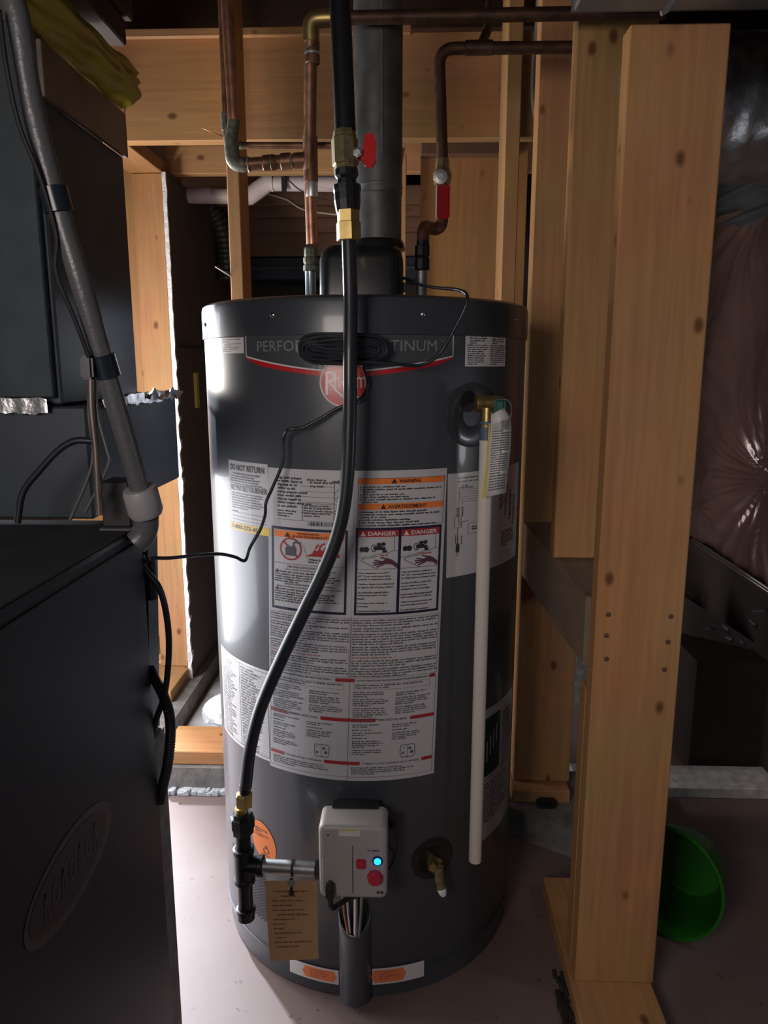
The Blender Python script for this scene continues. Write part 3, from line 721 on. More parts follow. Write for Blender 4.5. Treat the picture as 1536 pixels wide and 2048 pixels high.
# bundle below the tape
for i, (pts, r_, m_, lab) in enumerate([
    ([(182, 745), (184, 820), (192, 900), (196, 980), (200, 1030)], .0045, 'flash', 'brown braided cable dropping from the pipe clip to the furnace top'),
    ([(190, 750), (196, 830), (214, 900), (218, 925), (196, 975), (170, 1025)], .0022, 'greyhose', 'thin pale wire bowed right behind the slanting pipe'),
    ([(178, 755), (178, 830), (186, 900), (178, 950), (140, 1040)], .0022, 'greyhose', 'thin pale wire angling left to the furnace top'),
    ([(186, 882), (150, 882), (118, 900), (80, 940), (46, 985), (35, 1045)], .0045, 'rubber', 'black cable arching left over the furnace top')]):
    tag(MB().tube(smooth_path(PP(pts, Y=.93 if i else .925), 10), r_, 10).build('wiring_cable', m_), lab, 'cable')
q = P(225, 1000, Y=1.005)
jb = empty('junction_box', (q.x, 1.0, zf + .001), 'small black control box on the furnace top under the pipe', 'junction box')
MB().cbox((P(205, 1000, Y=.97).x, 0.965, zf + 0.004), (P(262, 1000, Y=.97).x, 1.01, zf + 0.066), 0.002).build('box_body', 'blackmatte', jb)
MB().cbox((P(203, 1000, Y=.97).x, 0.955, zf + 0.0005), (P(264, 1000, Y=.97).x, 1.012, zf + 0.004), 0.001).build('base_flange', 'greyhose', jb)

# cables at the furnace's right edge
tag(MB().tube(smooth_path(PP([(283, 1110), (290, 1138), (318, 1175), (333, 1230), (338, 1300), (330, 1385), (312, 1440), (303, 1478)], Y=.990), 10), 0.0045, 12).build('power_cable', 'rubber'),
    'thick black cable bowing out from the furnace edge', 'cable')
b = MB(); pth = smooth_path(PP([(297, 1335), (306, 1352), (324, 1385), (338, 1425), (341, 1470), (335, 1530), (325, 1575), (320, 1605)], Y=.989), 22)
b.tube(pth, [0.0068 + 0.0012 * (i % 2) for i in range(len(pth))], 14, smooth=False)
tag(b.build('flexible_conduit', 'flex'), 'ribbed metal conduit looping beside the furnace below the black cable', 'conduit')
MB_ = MB().tube(smooth_path([(P(325, 1975, Y=1.02)), P(312, 2020, Y=1.0), P(305, 2060, Y=.98)], 6), 0.0015, 6)
tag(MB_.build('thin_wire', 'blackmatte'), 'hair thin dark wire at the bottom right edge of the furnace', 'wire')
q = P(283, 1170, Y=1.01)
MB().lathe((fx + 0.004, 1.01, P(283, 1200, Y=1.01).z), (0, 0, 1), [(0, 0.004), (0.002, 0.0075), (0.06, 0.0075), (0.062, 0.004)], 14).build('hinge_post', 'furn', fu)
# =================================================================== WATER HEATER
wh = empty('water_heater', (TX, TY, 0), 'tall dark grey gas water heater covered in warning labels', 'water heater')
b = MB(); b.lathe((TX, TY, 0), (0, 0, 1), [(0.0, 0.292), (0.004, 0.2965), (0.05, R - 0.001), (0.052, R), (1.178, R), (1.1785, R - .003)], 180)
b.build('jacket', 'shell', wh)
b = MB(); b.lathe((TX, TY, 0), (0, 0, 1), [(1.176, R + 0.0005), (1.177, R + 0.0025), (1.224, R + 0.0025), (1.231, R + 0.0008), (1.2345, R - 0.004), (1.236, R - 0.010), (1.2345, R - 0.03), (1.2345, 0.001)], 180)
cap = b.build('top_cap', 'shell2', wh)
MB().lathe((TX, TY, 0), (0, 0, 1), [(0.050, R + .0004), (0.0505, R + .0014), (0.053, R + .0014), (0.0535, R + .0004)], 180).build('base_seam', 'shell2', wh)


def tank(th, z, h=0.0):
    t = math.radians(th); return Vector((TX + (R + h) * math.sin(t), TY - (R + h) * math.cos(t), z))


for th, z in ((-25, 1.207), (20, 1.207), (60, 1.207), (-64, 1.200)):
    n_ = (tank(th, z, 1) - tank(th, z, 0))
    MB().lathe(tank(th, z, 0.0022), n_, [(0, 0.0038), (0.0015, 0.0038), (0.0028, 0.0022), (0.003, 0.0001)], 14).build('screw', 'chrome', wh)

# ---- banner and round logo
b = Print(TS, 0.0006)


def banner_bottom(u):   # curve of the lower banner edge
    k = abs(u + 3.2) / 33.0; return 1.1215 + (1.1445 - 1.1215) * k ** 1.6


us = [-36.3 + (30.1 + 36.3) * i / 34 for i in range(35)]
b.poly([TS.fn(u, 1.181, .0006) for u in us] + [TS.fn(u, banner_bottom(u), .0006) for u in us], [(i + 35, i + 36, i + 1, i) for i in range(34)])
bn = b.build('banner', 'panel', wh)
b = Print(TS, 0.0013); b.strip([(u, 1.1815) for u in us], 0.42); b.strip([(u, banner_bottom(u)) for u in us], 0.45)
b.strip([(-36.3, 1.181), (-36.3, 1.1445)], 0.35); b.strip([(30.1, 1.181), (30.1, 1.1445)], 0.35); b.build('banner_outline', 'silverink', bn)
b = Print(TS, 0.0008)
b.poly([TS.fn(u, banner_bottom(u) - 0.001, .0008) for u in us] + [TS.fn(u, banner_bottom(u) - 0.001 - 0.0075 * min(1, (34 - abs(u + 3.1)) / 8 + .25), .0008) for u in us], [(i + 35, i + 36, i + 1, i) for i in range(34)])
b.build('banner_stripe', 'logored', bn, 'thin red stripe under the banner')
b = Print(TS, 0.0010); b.text('PERFORMANCE PLATINUM', -31.6, 24.6, 1.152, 1.1685, 0.0); b.text('TM', 25.6, 27.4, 1.1665, 1.1695); b.build('banner_letters', 'letter', bn)
lg = Print(TS, 0.0012).disc(-3.3, 1.105, 7.2, 0.0375, 60).build('round_logo', 'silverink', wh, 'round red brand logo in a silver ring')
Print(TS, 0.0015).disc(-3.3, 1.105, 6.75, 0.0352, 60).build('logo_face', 'logored', lg)
b = Print(TS, 0.0019); b.text('heem', -5.9, 3.2, 1.0965, 1.122, -0.004)
b.strip([(-8.3, 1.086), (-8.3, 1.121)], 0.75); b.strip([(-8.3, 1.1205), (-6.4, 1.1195), (-5.9, 1.115), (-6.4, 1.1085), (-8.0, 1.106)], 0.65); b.strip([(-7.4, 1.106), (-5.4, 1.092), (-3.4, 1.083), (1.8, 1.082)], 0.55)
b.build('logo_letters', 'paperw', lg)


def sheet(name, u0, v0, u1, v1, m='paper', S=TS, h=0.0004, label=None, parent=None):
    return Print(S, h).rect(u0, v0, u1, v1).build(name, m, parent or wh, label)


# small stickers
s1 = sheet('sticker', -49.7, 1.150, -37.5, 1.1750, 'paperw', label='small white notice sticker left of the banner')
Print(TS).greek(-49, -38.5, 1.1735, 2, 0.0035, letter=.3, seed=3).greek(-48, -38.5, 1.166, 2, .0028, letter=.28, seed=4, rag=.1).greek(-49, -38.5, 1.1605, 3, 0.003, letter=.28, seed=5).build('sticker_print', 'inkg', s1)
s2 = sheet('sticker', 34.7, 1.1290, 54.0, 1.1948, 'paperw', label='white two column sticker at the upper right')
b = Print(TS); k = 6
for u0 in (36.2, 46.0):
    b.greek(u0 + .8, u0 + 7.0, 1.192, 3, 0.0042, .7, .1, .42, seed=k); b.greek(u0 + .2, u0 + 7.6, 1.178, 4, 0.0036, .65, .2, .36, seed=k + 1); b.greek(u0 - .6, u0 + 7.8, 1.1635, 10, 0.0033, .6, .2, .32, seed=k + 2); k += 3
b.build('sticker_print', 'inkg', s2)

# DO NOT RETURN label
s3 = sheet('label_sheet', -48.4, 0.8535, -29.0, 0.9735, 'paper', label='white do-not-return label with a yellow foot')
b = Print(TS, .0007).rect(-48.4, 0.8535, -29.0, 0.8665).build('label_band', 'yellow', s3)
Print(TS).text('DO NOT RETURN', -47.4, -30.4, 0.9570, 0.9675, .02).build('label_heading', 'ink', s3)
Print(TS).text('NE PAS RETOURNER', -47.6, -29.4, 0.9225, 0.9325, .01).build('label_heading', 'ink', s3)
Print(TS, .0011).text('1-800-273-45', -47.2, -34, 0.8562, 0.8635, .01).build('label_phone', 'ink', s3)
b = Print(TS); b.greek(-45.5, -31.5, 0.9535, 1, 0.005, seed=1, rag=0, last=1); b.greek(-47.4, -30.5, 0.9485, 5, 0.0042, seed=2); b.greek(-47.2, -30.5, .9195, 7, .0042, seed=3)
b.greek(-47.2, -42, .8875, 1, .004, seed=4, last=1)
for v in (0.885, 0.878, 0.872): b.rect(-47.3, v, -30, v + 0.0005)
b.build('label_print', 'inkg', s3)

# ---- the big instruction label
mn = sheet('label_sheet', -28.8, 0.4360, -0.35, 0.9690, 'paper', MS, label='large bilingual instruction label, left half')
mr = sheet('label_sheet', -0.3, 0.4360, 28.8, 0.9690, 'paper', MS, label='large bilingual instruction label, right half')
# data plate
b = Print(MS); b.greek(-25.2, -16, .9560, 1, .005, .7, 0, .5, seed=20, last=1); b.greek(-15, -8, .9545, 1, .005, .6, 0, .42, seed=21, last=1)
for k in range(8): b.greek(-25.2, -25.2 + (12 - k % 3 * 1.5), .9505 - .0058 * k, 1, .0058, .62, 0.05, .5, seed=30 + k, last=1)
b.greek(-14, -7, .9505, 2, .0058, .6, .1, .45, seed=40)
for k in range(6):
    v = .9420 - .0085 * k; b.rect(-17, v, -6.3, v + .0005)
b.rect(-6.4, .885, -6.2, .948); b.rect(-16.5, .886, -16.3, .9145); b.rect(-16.5, .9142, -3, .9147); b.rect(-25.4, .8855, -3, .886)
b.greek(-25.2, -18, .9015, 3, .0042, .6, .2, .4, seed=50); b.greek(-16, -7, .9125, 5, .0042, .6, .15, .36, seed=51); b.greek(-6, -3.2, .905, 4, .0042, .6, .2, .36, seed=52)
b.ring(-4.4, .9285, 1.9, .0105, .93, 30); b.shape([(-5.6, .924), (-3.2, .924), (-4.4, .935)]); b.greek(-7, -3.2, .9535, 1, .006, .9, 0, .35, seed=53, last=1)
rr = random.Random(1); u = -14.6
while u < -3.2:
    ww = rr.choice((.14, .14, .3, .45)); b.rect(u, .8855 - .0075, u + ww, .8855 - .001); u += ww + rr.choice((.14, .2, .3))
b.build('data_plate_print', 'ink', mn)
# fire warning box
b = Print(MS, .0007); b.frame(-27.5, .7318, -1.9, .8730 + .0, .75, .0045); b.build('warning_frame', 'navy', mn)
b = Print(MS, .0007).rect(-26.4, .8560, -2.9, .8670); b.build('warning_band', 'orange', mn)
b = Print(MS, .0011); b.text('WARNING', -18.2, -11.0, .8620, .8657, .02); b.text('AVERTISSEMENT', -20.0, -8.0, .8570, .8608, .02)
b.shape([(-22.6, .8570), (-20.5, .8570), (-21.55, .8650)])
b.rect(-26.6, .8115, -2.8, .8121)
b.text('FIRE AND EXPLOSION HAZARD', -21.5, -7.6, .8055, .8090, .02); b.text('Can result in serious injury or death.', -22.5, -5.2, .8005, .8040, .02)
b.text('RISQUE D\'INCENDIE ET D\'EXPLOSION', -22.5, -6.0, .7755, .7790, .02); b.text('Risque de lésions et de dommages graves ou de la mort', -25.5, -3.4, .7705, .7740, .02)
b.shape([(-26.3, .7955), (-24.5, .7955), (-25.4, .8015)]); b.shape([(-26.3, .7655), (-24.5, .7655), (-25.4, .7715)])
b.greek(-24.2, -3.6, .7990, 1, .004, .62, .1, .42, seed=60, last=1); b.greek(-26.2, -3.4, .7945, 4, .0040, .62, .2, .42, seed=61)
b.greek(-24.2, -3.6, .7690, 1, .004, .62, .1, .42, seed=62, last=1); b.greek(-26.2, -3.4, .7645, 5, .0040, .62, .2, .42, seed=63)
b.greek(-14.2, -7, .8235, 2, .0042, .62, .1, .38, seed=64)
b.build('warning_print', 'ink', mn)
# fuel can, hose, flames and running figure
b = Print(MS, .0009); b.ring(-20.4, .8370, 3.9, .0192, .86, 40); b.strip([(-23.1, .8500), (-17.8, .8240)], .55)
b.shape([(-15.4, .8275), (-13.0, .8325), (-12.4, .8390), (-11.4, .8365), (-10.6, .8430), (-9.8, .8370), (-8.8, .8440), (-7.6, .8370), (-5.4, .8400), (-4.2, .8300), (-4.2, .8275)])
b.strip([(-12.0, .8400), (-11.6, .8450), (-10.9, .8480)], .5); b.strip([(-10.8, .8420), (-9.9, .8480), (-9.0, .8500)], .5); b.build('warning_picture', 'redink', mn)
b = Print(MS, .0012); b.shape([(-22.2, .8260), (-18.6, .8260), (-18.4, .8380), (-18.9, .8420), (-19.8, .8425), (-20.6, .8410), (-21.3, .8440), (-21.7, .8405), (-22.3, .8400)])
b.strip([(-19.3, .8420), (-19.4, .8475), (-18.6, .8492), (-16.9, .8480)], .6); b.strip([(-16.9, .8480), (-15.8, .8430), (-15.2, .8330), (-15.0, .8270), (-12.8, .8215), (-8, .8190)], .12)
b.strip([(-7.9, .8480), (-7.0, .8510), (-6.6, .8540)], .6); b.strip([(-7.9, .8480), (-6.9, .8430), (-6.3, .8390)], 1.2); b.disc(-5.7, .8480, .75, .0036, 14); b.strip([(-6.9, .8440), (-5.5, .8400)], .6)
b.build('warning_picture', 'inkg', mn)
# orange warnings right
Print(MS, .0007).rect(0.9, .9475, 28.0, .9570).build('warning_band', 'orange', mr); Print(MS, .0007).rect(0.9, .9065, 28.0, .9165).build('warning_band', 'orange', mr)
b = Print(MS, .0011); b.text('WARNING', 13.2, 20.0, .9492, .9550, .025); b.shape([(10.8, .9485), (12.6, .9485), (11.7, .9560)])
b.text('AVERTISSEMENT', 10.0, 22.2, .9083, .9142, .02); b.shape([(7.8, .9075), (9.5, .9075), (8.65, .9155)])
b.frame(0.9, .8800, 28.0, .9570, .1, .0005)
v = .9445
for k, (n_, fr) in enumerate(((1, .7), (2, 1.), (1, .6), (1, .7), (2, .95))):
    b.rect(1.4, v - .0026, 1.8, v - .0006); b.greek(2.3, 2.3 + 25 * fr, v, n_, .0039, .6, .03, .42, seed=70 + k, last=1 if n_ == 1 else .2); v -= .0039 * n_ + .0002
v = .9045
for k, (n_, fr) in enumerate(((1, .98), (2, 1.), (1, .75), (1, .75), (2, .95))):
    b.rect(1.4, v - .0026, 1.8, v - .0006); b.greek(2.3, 2.3 + 25 * fr, v, n_, .0042, .6, .03, .44, seed=80 + k, last=1 if n_ == 1 else .3); v -= .0042 * n_ + .0002
b.build('warning_print', 'ink', mr)
# danger box
b = Print(MS, .0007); b.frame(0.5, .7318, 27.7, .8775, .75, .0042); b.rect(13.6, .7318, 14.5, .8775); b.build('danger_frame', 'navy', mr)
Print(MS, .0009).rect(1.2, .8625, 13.6, .8735).build('danger_band', 'redink', mr); Print(MS, .0009).rect(14.5, .8625, 27.0, .8735).build('danger_band', 'redink', mr)
b = Print(MS, .0013)
for u in (0, 13.3):
    b.text('DANGER', 4.3 + u, 12.8 + u, .8645, .8712, .02); b.shape([(1.9 + u, .8640), (3.6 + u, .8640), (2.75 + u, .8718)])
b.build('danger_letters', 'paperw', mr)
b = Print(MS, .0010)
for u, wd in ((0, 'HOT'), (13.3, 'CHAUDE')):
    # tap, spout, basin
    b.disc(2.5 + u, .8420, .75, .0045, 12); b.disc(3.8 + u, .8420, .95, .0050, 6); b.ring(6.1 + u, .8440, .9, .0062, .8, 20)
    b.strip([(6.0 + u, .8440), (8.8 + u, .8445), (9.4 + u, .8410), (9.5 + u, .8365)], 1.25); b.disc(7.6 + u, .8500, .7, .0032, 8); b.disc(9.0 + u, .8505, .7, .0034, 8); b.strip([(7.6 + u, .8500), (9.0 + u, .8505)], .5)
    b.strip([(1.2 + u, .8275), (7.6 + u, .8340), (9.0 + u, .8355)], .12); b.strip([(9.9 + u, .8350), (12.4 + u, .8400), (13.4 + u, .8380)], .12); b.strip([(12.4 + u, .8400), (12.4 + u, .8620)], .12)
    b.strip([(7.3 + u, .8305), (3.0 + u, .8270), (2.3 + u, .8245), (3.0 + u, .8215), (7.4 + u, .8095)], .16); b.strip([(1.2 + u, .8095), (13.5 + u, .8095)], .12)
en = ['Water temperature over 125° F', '(52° C) can cause severe burns', 'instantly or death from scalds.', None, 'Children, disabled and elderly are', 'at highest risk of being scalded.', None, 'See instruction manual before', 'setting temperature at water', 'heater.', None, 'Feel water before bathing or', 'showering.', None, 'Temperature limiting valves are', 'available, see manual.']
fr = ['L\'eau à une température supérieure à', '125° F (52° C) peut instantanément causer', 'des brûlures graves ou entraîner la mort.', None, 'Le risque de brûlures est plus élevé', 'chez les enfants, les personnes', 'handicapées et les personnes âgées.', None, 'Lisez la notice d\'instruction avant de', 'régler la température du chauffe-eau.', None, 'Vérifiez la température de l\'eau avant', 'de prendre un bain ou une douche.', None, 'Des valves limitant la température', 'sont disponibles. Consultez le manuel.']
for u0, lines, mx in ((1.5, en, 34), (14.9, fr, 41)):
    v = .8045
    for ln in lines:
        if ln is None: v -= .0030; continue
        b.text(ln, u0, u0 + 11.3 * min(1, len(ln) / mx), v - .0038, v, .03, res=1); v -= .0052
b.build('danger_print', 'ink', mr)
Print(MS, .0014).text('HOT', 8.1, 10.6, .8305, .8335, .03).build('danger_red_word', 'redp', mr); Print(MS, .0014).text('CHAUDE', 19.9, 24.4, .8310, .8338, .03).build('danger_red_word', 'redp', mr)
for u in (0, 13.1):
    b = Print(MS, .0013)
    b.shape([(8.8 + u, .8225), (9.4 + u, .8180), (11.8 + u, .8165), (13.5 + u, .8100), (13.6 + u, .8175), (11.8 + u, .8245), (10.4 + u, .8275)])
    for p, q in (((9.3, .8210), (6.4, .8245)), ((9.2, .8200), (5.9, .8205)), ((9.3, .8190), (6.1, .8165)), ((9.6, .8180), (7.0, .8130)), ((10.2, .8255), (8.2, .8290))): b.strip([(p[0] + u, p[1]), (q[0] + u, q[1])], .42)
    b.build('danger_hand', 'skin', mr)
# fine print
b = Print(MS); b3 = Print(MS, .0008)
for u0, u1, sd in ((-28.0, -1.0, 1), (0.2, 27.8, 2)):
    b.frame(u0 - .3, .6230, u1 + .3, .7270, .1, .0005)
    v = .7245; k = 0; b2 = Print(MS)
    while v > .628:
        n_ = [3, 2, 5, 4, 1, 3, 4][k % 7]
        n_ = min(n_, int((v - .6265) / .0043) + 1)
        tgt = b2 if 0.655 < v < 0.675 else b
        tgt.greek(u0, u1, v, n_, .0043, .62, .03, .40, seed=100 * sd + k, last=.7); v -= .0043 * n_ + .0011; k += 1
    b2.build('fine_print', 'inkr', mn, 'reddish rows of small print')
b.strip([(-.35, .436), (-.35, .730)], .14)
# red bars, headings
for v, l0, l1, m0, m1, r0, r1, head, hu in (
        (.6155, -28.2, -26.9, -4.9, 1.3, 25.6, 27.6, ('FOR YOUR SAFETY READ BEFORE OPERATING', 'POUR VOTRE SÉCURITÉ VEUILLEZ LIRE AVANT DE METTRE EN MARCHE'), ((-25.8, -6.6), (2.2, 24.9))),
        (.5445, -28.2, -21.6, -9.6, 8.3, 19.6, 27.8, ('OPERATING INSTRUCTIONS', 'DIRECTIVES D\'ALLUMAGE'), ((-20.9, -10.6), (9.4, 18.4))),
        (.4655, -28.2, -22.8, -8.2, 3.6, 24.0, 27.8, ('TO TURN OFF GAS TO APPLIANCE', 'COMMENT COUPER L\'ARRIVÉE DE GAZ À L\'APPAREIL'), ((-22.0, -9.0), (4.3, 23.2)))):
    for a_, c_ in ((l0, l1), (m0, m1), (r0, r1)): Print(MS, .0008).rect(a_, v, c_, v + .0062).build('red_bar', 'redink', mn)
    for hd, (h0, h1) in zip(head, hu): b.text(hd, h0, h1, v + .0012, v + .0050, .02, res=1)
b.frame(-28.4, .4430, 27.9, .6190, .1, .0005)
for u0, sd in ((0, 1), (28.1, 2)):
    b.greek(-26.5 + u0, -3 + u0, .6115, 2, .0042, .62, .1, .4, seed=200 + sd); b.frame(-27 + u0, .6020, -2.2 + u0, .6130, .1, .0004)
    v = .5990
    for k in range(4):
        n_ = (3, 4, 5, 2)[k]; b.greek(-27.2 + u0, -15.6 + u0, v, n_, .0037, .62, .2, .38, seed=210 + k + 9 * sd); v -= .0037 * n_ + .0015
    v = .5960
    for k in range(3):
        n_ = (2, 4, 4)[k]; b.greek(-13.6 + u0, -2 + u0, v, n_, .0037, .62, .2, .38, seed=220 + k + 9 * sd); v -= .0037 * n_ + .0016
    v = .5405
    for k in range(6):
        n_ = (2, 1, 2, 1, 4, 3)[k]; b.greek(-27.2 + u0, -17 + u0, v, n_, .0037, .62, .2, .38, seed=230 + k + 9 * sd); v -= .0037 * n_ + .0019
    v = .5390
    for k in range(3):
        n_ = (2, 1, 4)[k]; b.greek(-14.4 + u0, -5 + u0, v, n_, .0037, .62, .2, .38, seed=240 + k + 9 * sd); v -= .0037 * n_ + .0019
    b.greek(-27.2 + u0, -6 + u0, .4620, 4, .0037, .62, .3, .38, seed=250 + sd)
    # little drawing of the gas control
    c0 = -9.0 + u0; b.strip([(c0 - 2.4, .4800), (c0 - 2.5, .4950), (c0 - 2.1, .4990), (c0 + 2.1, .4990), (c0 + 2.5, .4950), (c0 + 2.4, .4800), (c0 + 1.8, .4765), (c0 - 1.8, .4765), (c0 - 2.4, .4800)], .22)
    b.strip([(c0 - .1, .4765), (c0 - .1, .4990)], .14); b.rect(c0 - 1.9, .4825, c0 - 1.2, .4860); b.disc(c0 + 1.4, .4850, .55, .0028, 10); b.rect(c0 + .3, .4900, c0 + 1.1, .4945); b.strip([(c0 - 1.7, .4945), (c0 - .8, .4945)], .14)
b.build('fine_print', 'inkg', mn, 'dense rows of grey small print')

# ---- connection diagram label
rl = sheet('label_sheet', 29.1, 0.7850, 52.0, 0.9590, 'paper', label='white connection diagram label right of centre')
r2 = sheet('label_sheet', 52.0, 0.7850, 70.0, 0.9590, 'paper', label='end of the diagram label round the right side')
b = Print(TS); b.text('CONNECTION DIAGRAM', 32.8, 45.5, .9490, .9520, .015); b.text('SCHÉMA DE CONNEXION', 32.8, 45.5, .9435, .9465, .015)
b.greek(34.6, 37, .9385, 1, .003, .7, 0, .3, seed=1, last=1); b.greek(33.4, 39, .9355, 1, .003, .7, 0, .3, seed=2, last=1)
for k, v in enumerate((.9305, .9265, .9225, .9185, .9145, .9105)): b.rect(33.4 + (k > 3) * .8, v, 46, v + .0004)
b.strip([(33.4, .9305), (33.4, .8820)], .1); b.strip([(34.6, .9145), (34.6, .8860)], .1); b.frame(31.8, .868, 34.6, .8870, .1, .0005)
b.ring(33.6, .8810, .55, .0028, .7, 14); b.ring(33.9, .8740, .6, .003, .7, 14); b.strip([(34.7, .8770), (37.4, .8780)], .14)
for u, v0 in ((32.6, .900), (33.3, .900), (34.8, .900), (32.2, .855), (33.0, .852), (34.5, .852)):
    for k in range(6): b.rect(u, v0 - .0016 * k * 1.6, u + .38, v0 - .0016 * k * 1.6 + .0018)
b.rect(33.0, .843, 33.2, .868); b.disc(33.2, .8350, .75, .0075, 16); b.rect(32.5, .8270, 33.9, .8350); b.rect(32.7, .8235, 32.95, .828); b.rect(33.4, .8235, 33.65, .828); b.rect(33.0, .8190, 33.2, .8225)
b.frame(37.3, .855, 46, .8730, .1, .0004); b.greek(39, 45, .8680, 2, .004, .7, 0, .36, seed=4, last=1)
b.build('diagram_print', 'ink', rl)
b = Print(TS)
for k in range(4): b.greek(53 + 3.6 * k, 55.6 + 3.6 * k, .9400 - .012 * k, 14, .0040, .7, .4, .36, seed=300 + k)
b.greek(55, 66, .8450, 6, .0050, .6, .2, .4, seed=310); b.build('label_print', 'inkt', r2)

# ---- lower left table label
ll = sheet('label_sheet', -64.0, 0.4430, -30.8, 0.6140, 'paperw', label='white parts table label low on the left side')
b = Print(TS); b.frame(-63, .449, -31.8, .6085, .2, .0006); b.rect(-47, .449, -46.8, .6085)
for k in range(30):
    v = .6040 - .0052 * k; b.rect(-62.6, v - .0045, -32, v - .0042); b.greek(-62, -48, v, 1, .0052, .5, .5, .5, seed=400 + k, last=.9); b.greek(-46, -33, v, 1, .0052, .5, .5, .5, seed=440 + k, last=.9)
b.build('table_print', 'inkg', ll)
# ---- lower right labels
g1 = sheet('label_sheet', 45.6, 0.2560, 74.5, 0.5200, 'paper', tank_surf(6, .52), label='mauve white label with a dark green panel on the lower right side')
Print(TS, .0008).rect(46.5, .386, 59.0, .502).build('label_panel', 'greenl', g1, 'dark green panel')
b = Print(TS, .0012)
for k in range(4): b.rect(49.5 + 2.1 * k, .415 + .01 * k, 50.1 + 2.1 * k, .455 + .008 * k)
b.build('panel_print', 'paper', g1)
b = Print(TS)
for k in range(7): b.strip([(60, .500 - .012 * k), (73, .500 - .012 * k)], .14)
b.greek(60.5, 72, .492, 20, .0058, .5, .4, .5, seed=500); b.greek(48, 68, .372, 14, .0060, .5, .4, .5, seed=501); b.rect(46, .3785, 72, .3795)
b.build('label_print', 'inkg', g1)
# ---- orange stickers at the foot
for u0, u1, sw, sd in ((-25.7, -7.2, 0, 'left'), (4.4, 22.8, 1, 'right')):
    o = sheet('sticker', u0, .0290 if not sw else .0325, u1, .0590 if not sw else .0660, 'paperw', h=.0018, label='orange and white sticker at the foot, ' + sd + ' of the burner cover')
    z0, z1 = (.0330, .0555) if not sw else (.0365, .0625)
    a_, c_ = (u0 + 6.2, u1 - .6) if not sw else (u0 + .6, u1 - 6.6)
    Print(TS, .0022).shape([(a_, z0), (c_ - 1.2, z0), (c_, (z0 + z1) / 2), (c_ - 1.2, z1), (a_, z1), (a_ - 1, (z0 + z1) / 2)]).build('sticker_panel', 'orangef', o)
    Print(TS).greek(a_ + 2, c_ - 3, z1 - .003, 4, .0045, .5, .2, .45, seed=600 + sw, h=.0026).build('sticker_print', 'inkr', o)
# ---- orange oval notice
pts = []; cu, cv = -36.6, .2750
for i in range(40):
    a_ = 2 * math.pi * i / 40; x, y = .0300 * math.cos(a_), .0405 * math.sin(a_); rt = math.radians(24); x, y = x * math.cos(rt) - y * math.sin(rt), x * math.sin(rt) + y * math.cos(rt)
    pts.append((cu + x / DEG, cv + y))
b = Print(TS, .0006); b.shape(pts); ov = b.build('oval_sticker', 'orange', wh, 'bright orange oval notice')
b = Print(TS, .0012); b.greek(-40.5, -35, .3000, 2, .005, .65, .1, .5, seed=700); b.greek(-41, -33.2, .2890, 2, .0035, .6, .1, .35, seed=701); b.ring(-35.2, .2590, 1.4, .006, .75, 16); b.disc(-35.2, .2665, .5, .0028, 10); b.strip([(-37.4, .251), (-33.2, .248)], .3)
b.build('sticker_print', 'inkt', ov)
# ---- combustion air slots
b = Print(TS, .0006)
for i in range(26):
    for j in range(17):
        u = -59.5 + i * 0.92; v = .106 + j * .0062 + (i % 2) * .0031
        if u < -53 and v < .135: continue
        b.shape([(u, v), (u + .42, v - .0006), (u + .42, v + .0038), (u, v + .0044)])
b.build('air_slots', 'blackmatte', wh, 'small dark ventilation slots', 'stuff')

# ---- vertical burner access cover (half round trough)
b = MB(); c0 = tank(-1.4, 0.0, 0); rings = []
for z in (0.0095, 0.012, 0.150, 0.158):
    rg = []
    for i in range(17):
        a_ = math.pi * i / 16; sag = 0.010 if z > .152 else 0
        rg.append((c0.x - 0.029 * math.cos(a_), c0.y + 0.004 - (0.034 if z > 0.01 else 0.030) * math.sin(a_), z + (0.028 * (1 - math.sin(a_)) if z > .15 else 0)))
    rings.append(rg)
b.rings(rings, closed=False, caps=False); n_ = len(b.v)
b.poly(rings[0], [tuple(range(17))]); o = b.build('burner_cover', 'shell', wh)
md = o.modifiers.new('solid', 'SOLIDIFY'); md.thickness = 0.0014
b = MB(); q = tank(-1.4, .19, .0006); b.lathe(q, (0, -1, 0), [(-.004, .024), (0.0005, .024), (.0008, .022)], 28).build('burner_opening', 'blackmatte', wh)
for dx, r_, m_, zb in ((0.004, .0042, 'chrome', .148), (-.010, .0022, 'chrome', .156), (.014, .0030, 'galv', .150), (-.017, .0022, 'copper', .156)):
    MB().tube(smooth_path([(c0.x + dx, 1.094, .290), (c0.x + dx * 1.05, 1.112, .245), (c0.x + dx * .9, 1.118, .20), (c0.x + dx * .6, 1.122, zb)], 6), r_, 10).build('pilot_tube', m_, wh)

# ---- gas control box
vx0, vx1, vz0, vz1 = -0.141, -0.030, .275, .407
vb = MB(); rg = []
for y_, ins in ((1.118, .0), (1.070, .0), (1.0655, .0012), (1.0630, .0040), (1.0620, .0080)):
    out = []
    for (sx, sz, a0) in ((1, 1, 0), (-1, 1, 90), (-1, -1, 180), (1, -1, 270)):
        for i_ in range(7):
            a_ = math.radians(a0 + 15 * i_); r_ = .011 - ins * .5
            out.append(((vx0 + vx1) / 2 + sx * ((vx1 - vx0) / 2 - ins - r_) + r_ * math.cos(a_), y_, (vz0 + vz1) / 2 + sz * ((vz1 - vz0) / 2 - ins - r_) + r_ * math.sin(a_)))
    rg.append(out)
vb.rings(rg)
gv = vb.build('gas_control', 'valveg', wh, 'light grey gas control box with red knob')
MB().rbox((vx0 + .008, 1.10, vz0 + .01), (vx1 - .006, 1.142, vz1 + .002), .010, 3).build('control_housing', 'blackpl', gv, 'black rear housing')
VS = Surf(lambda u, v, h: (u, 1.062 - h, v))
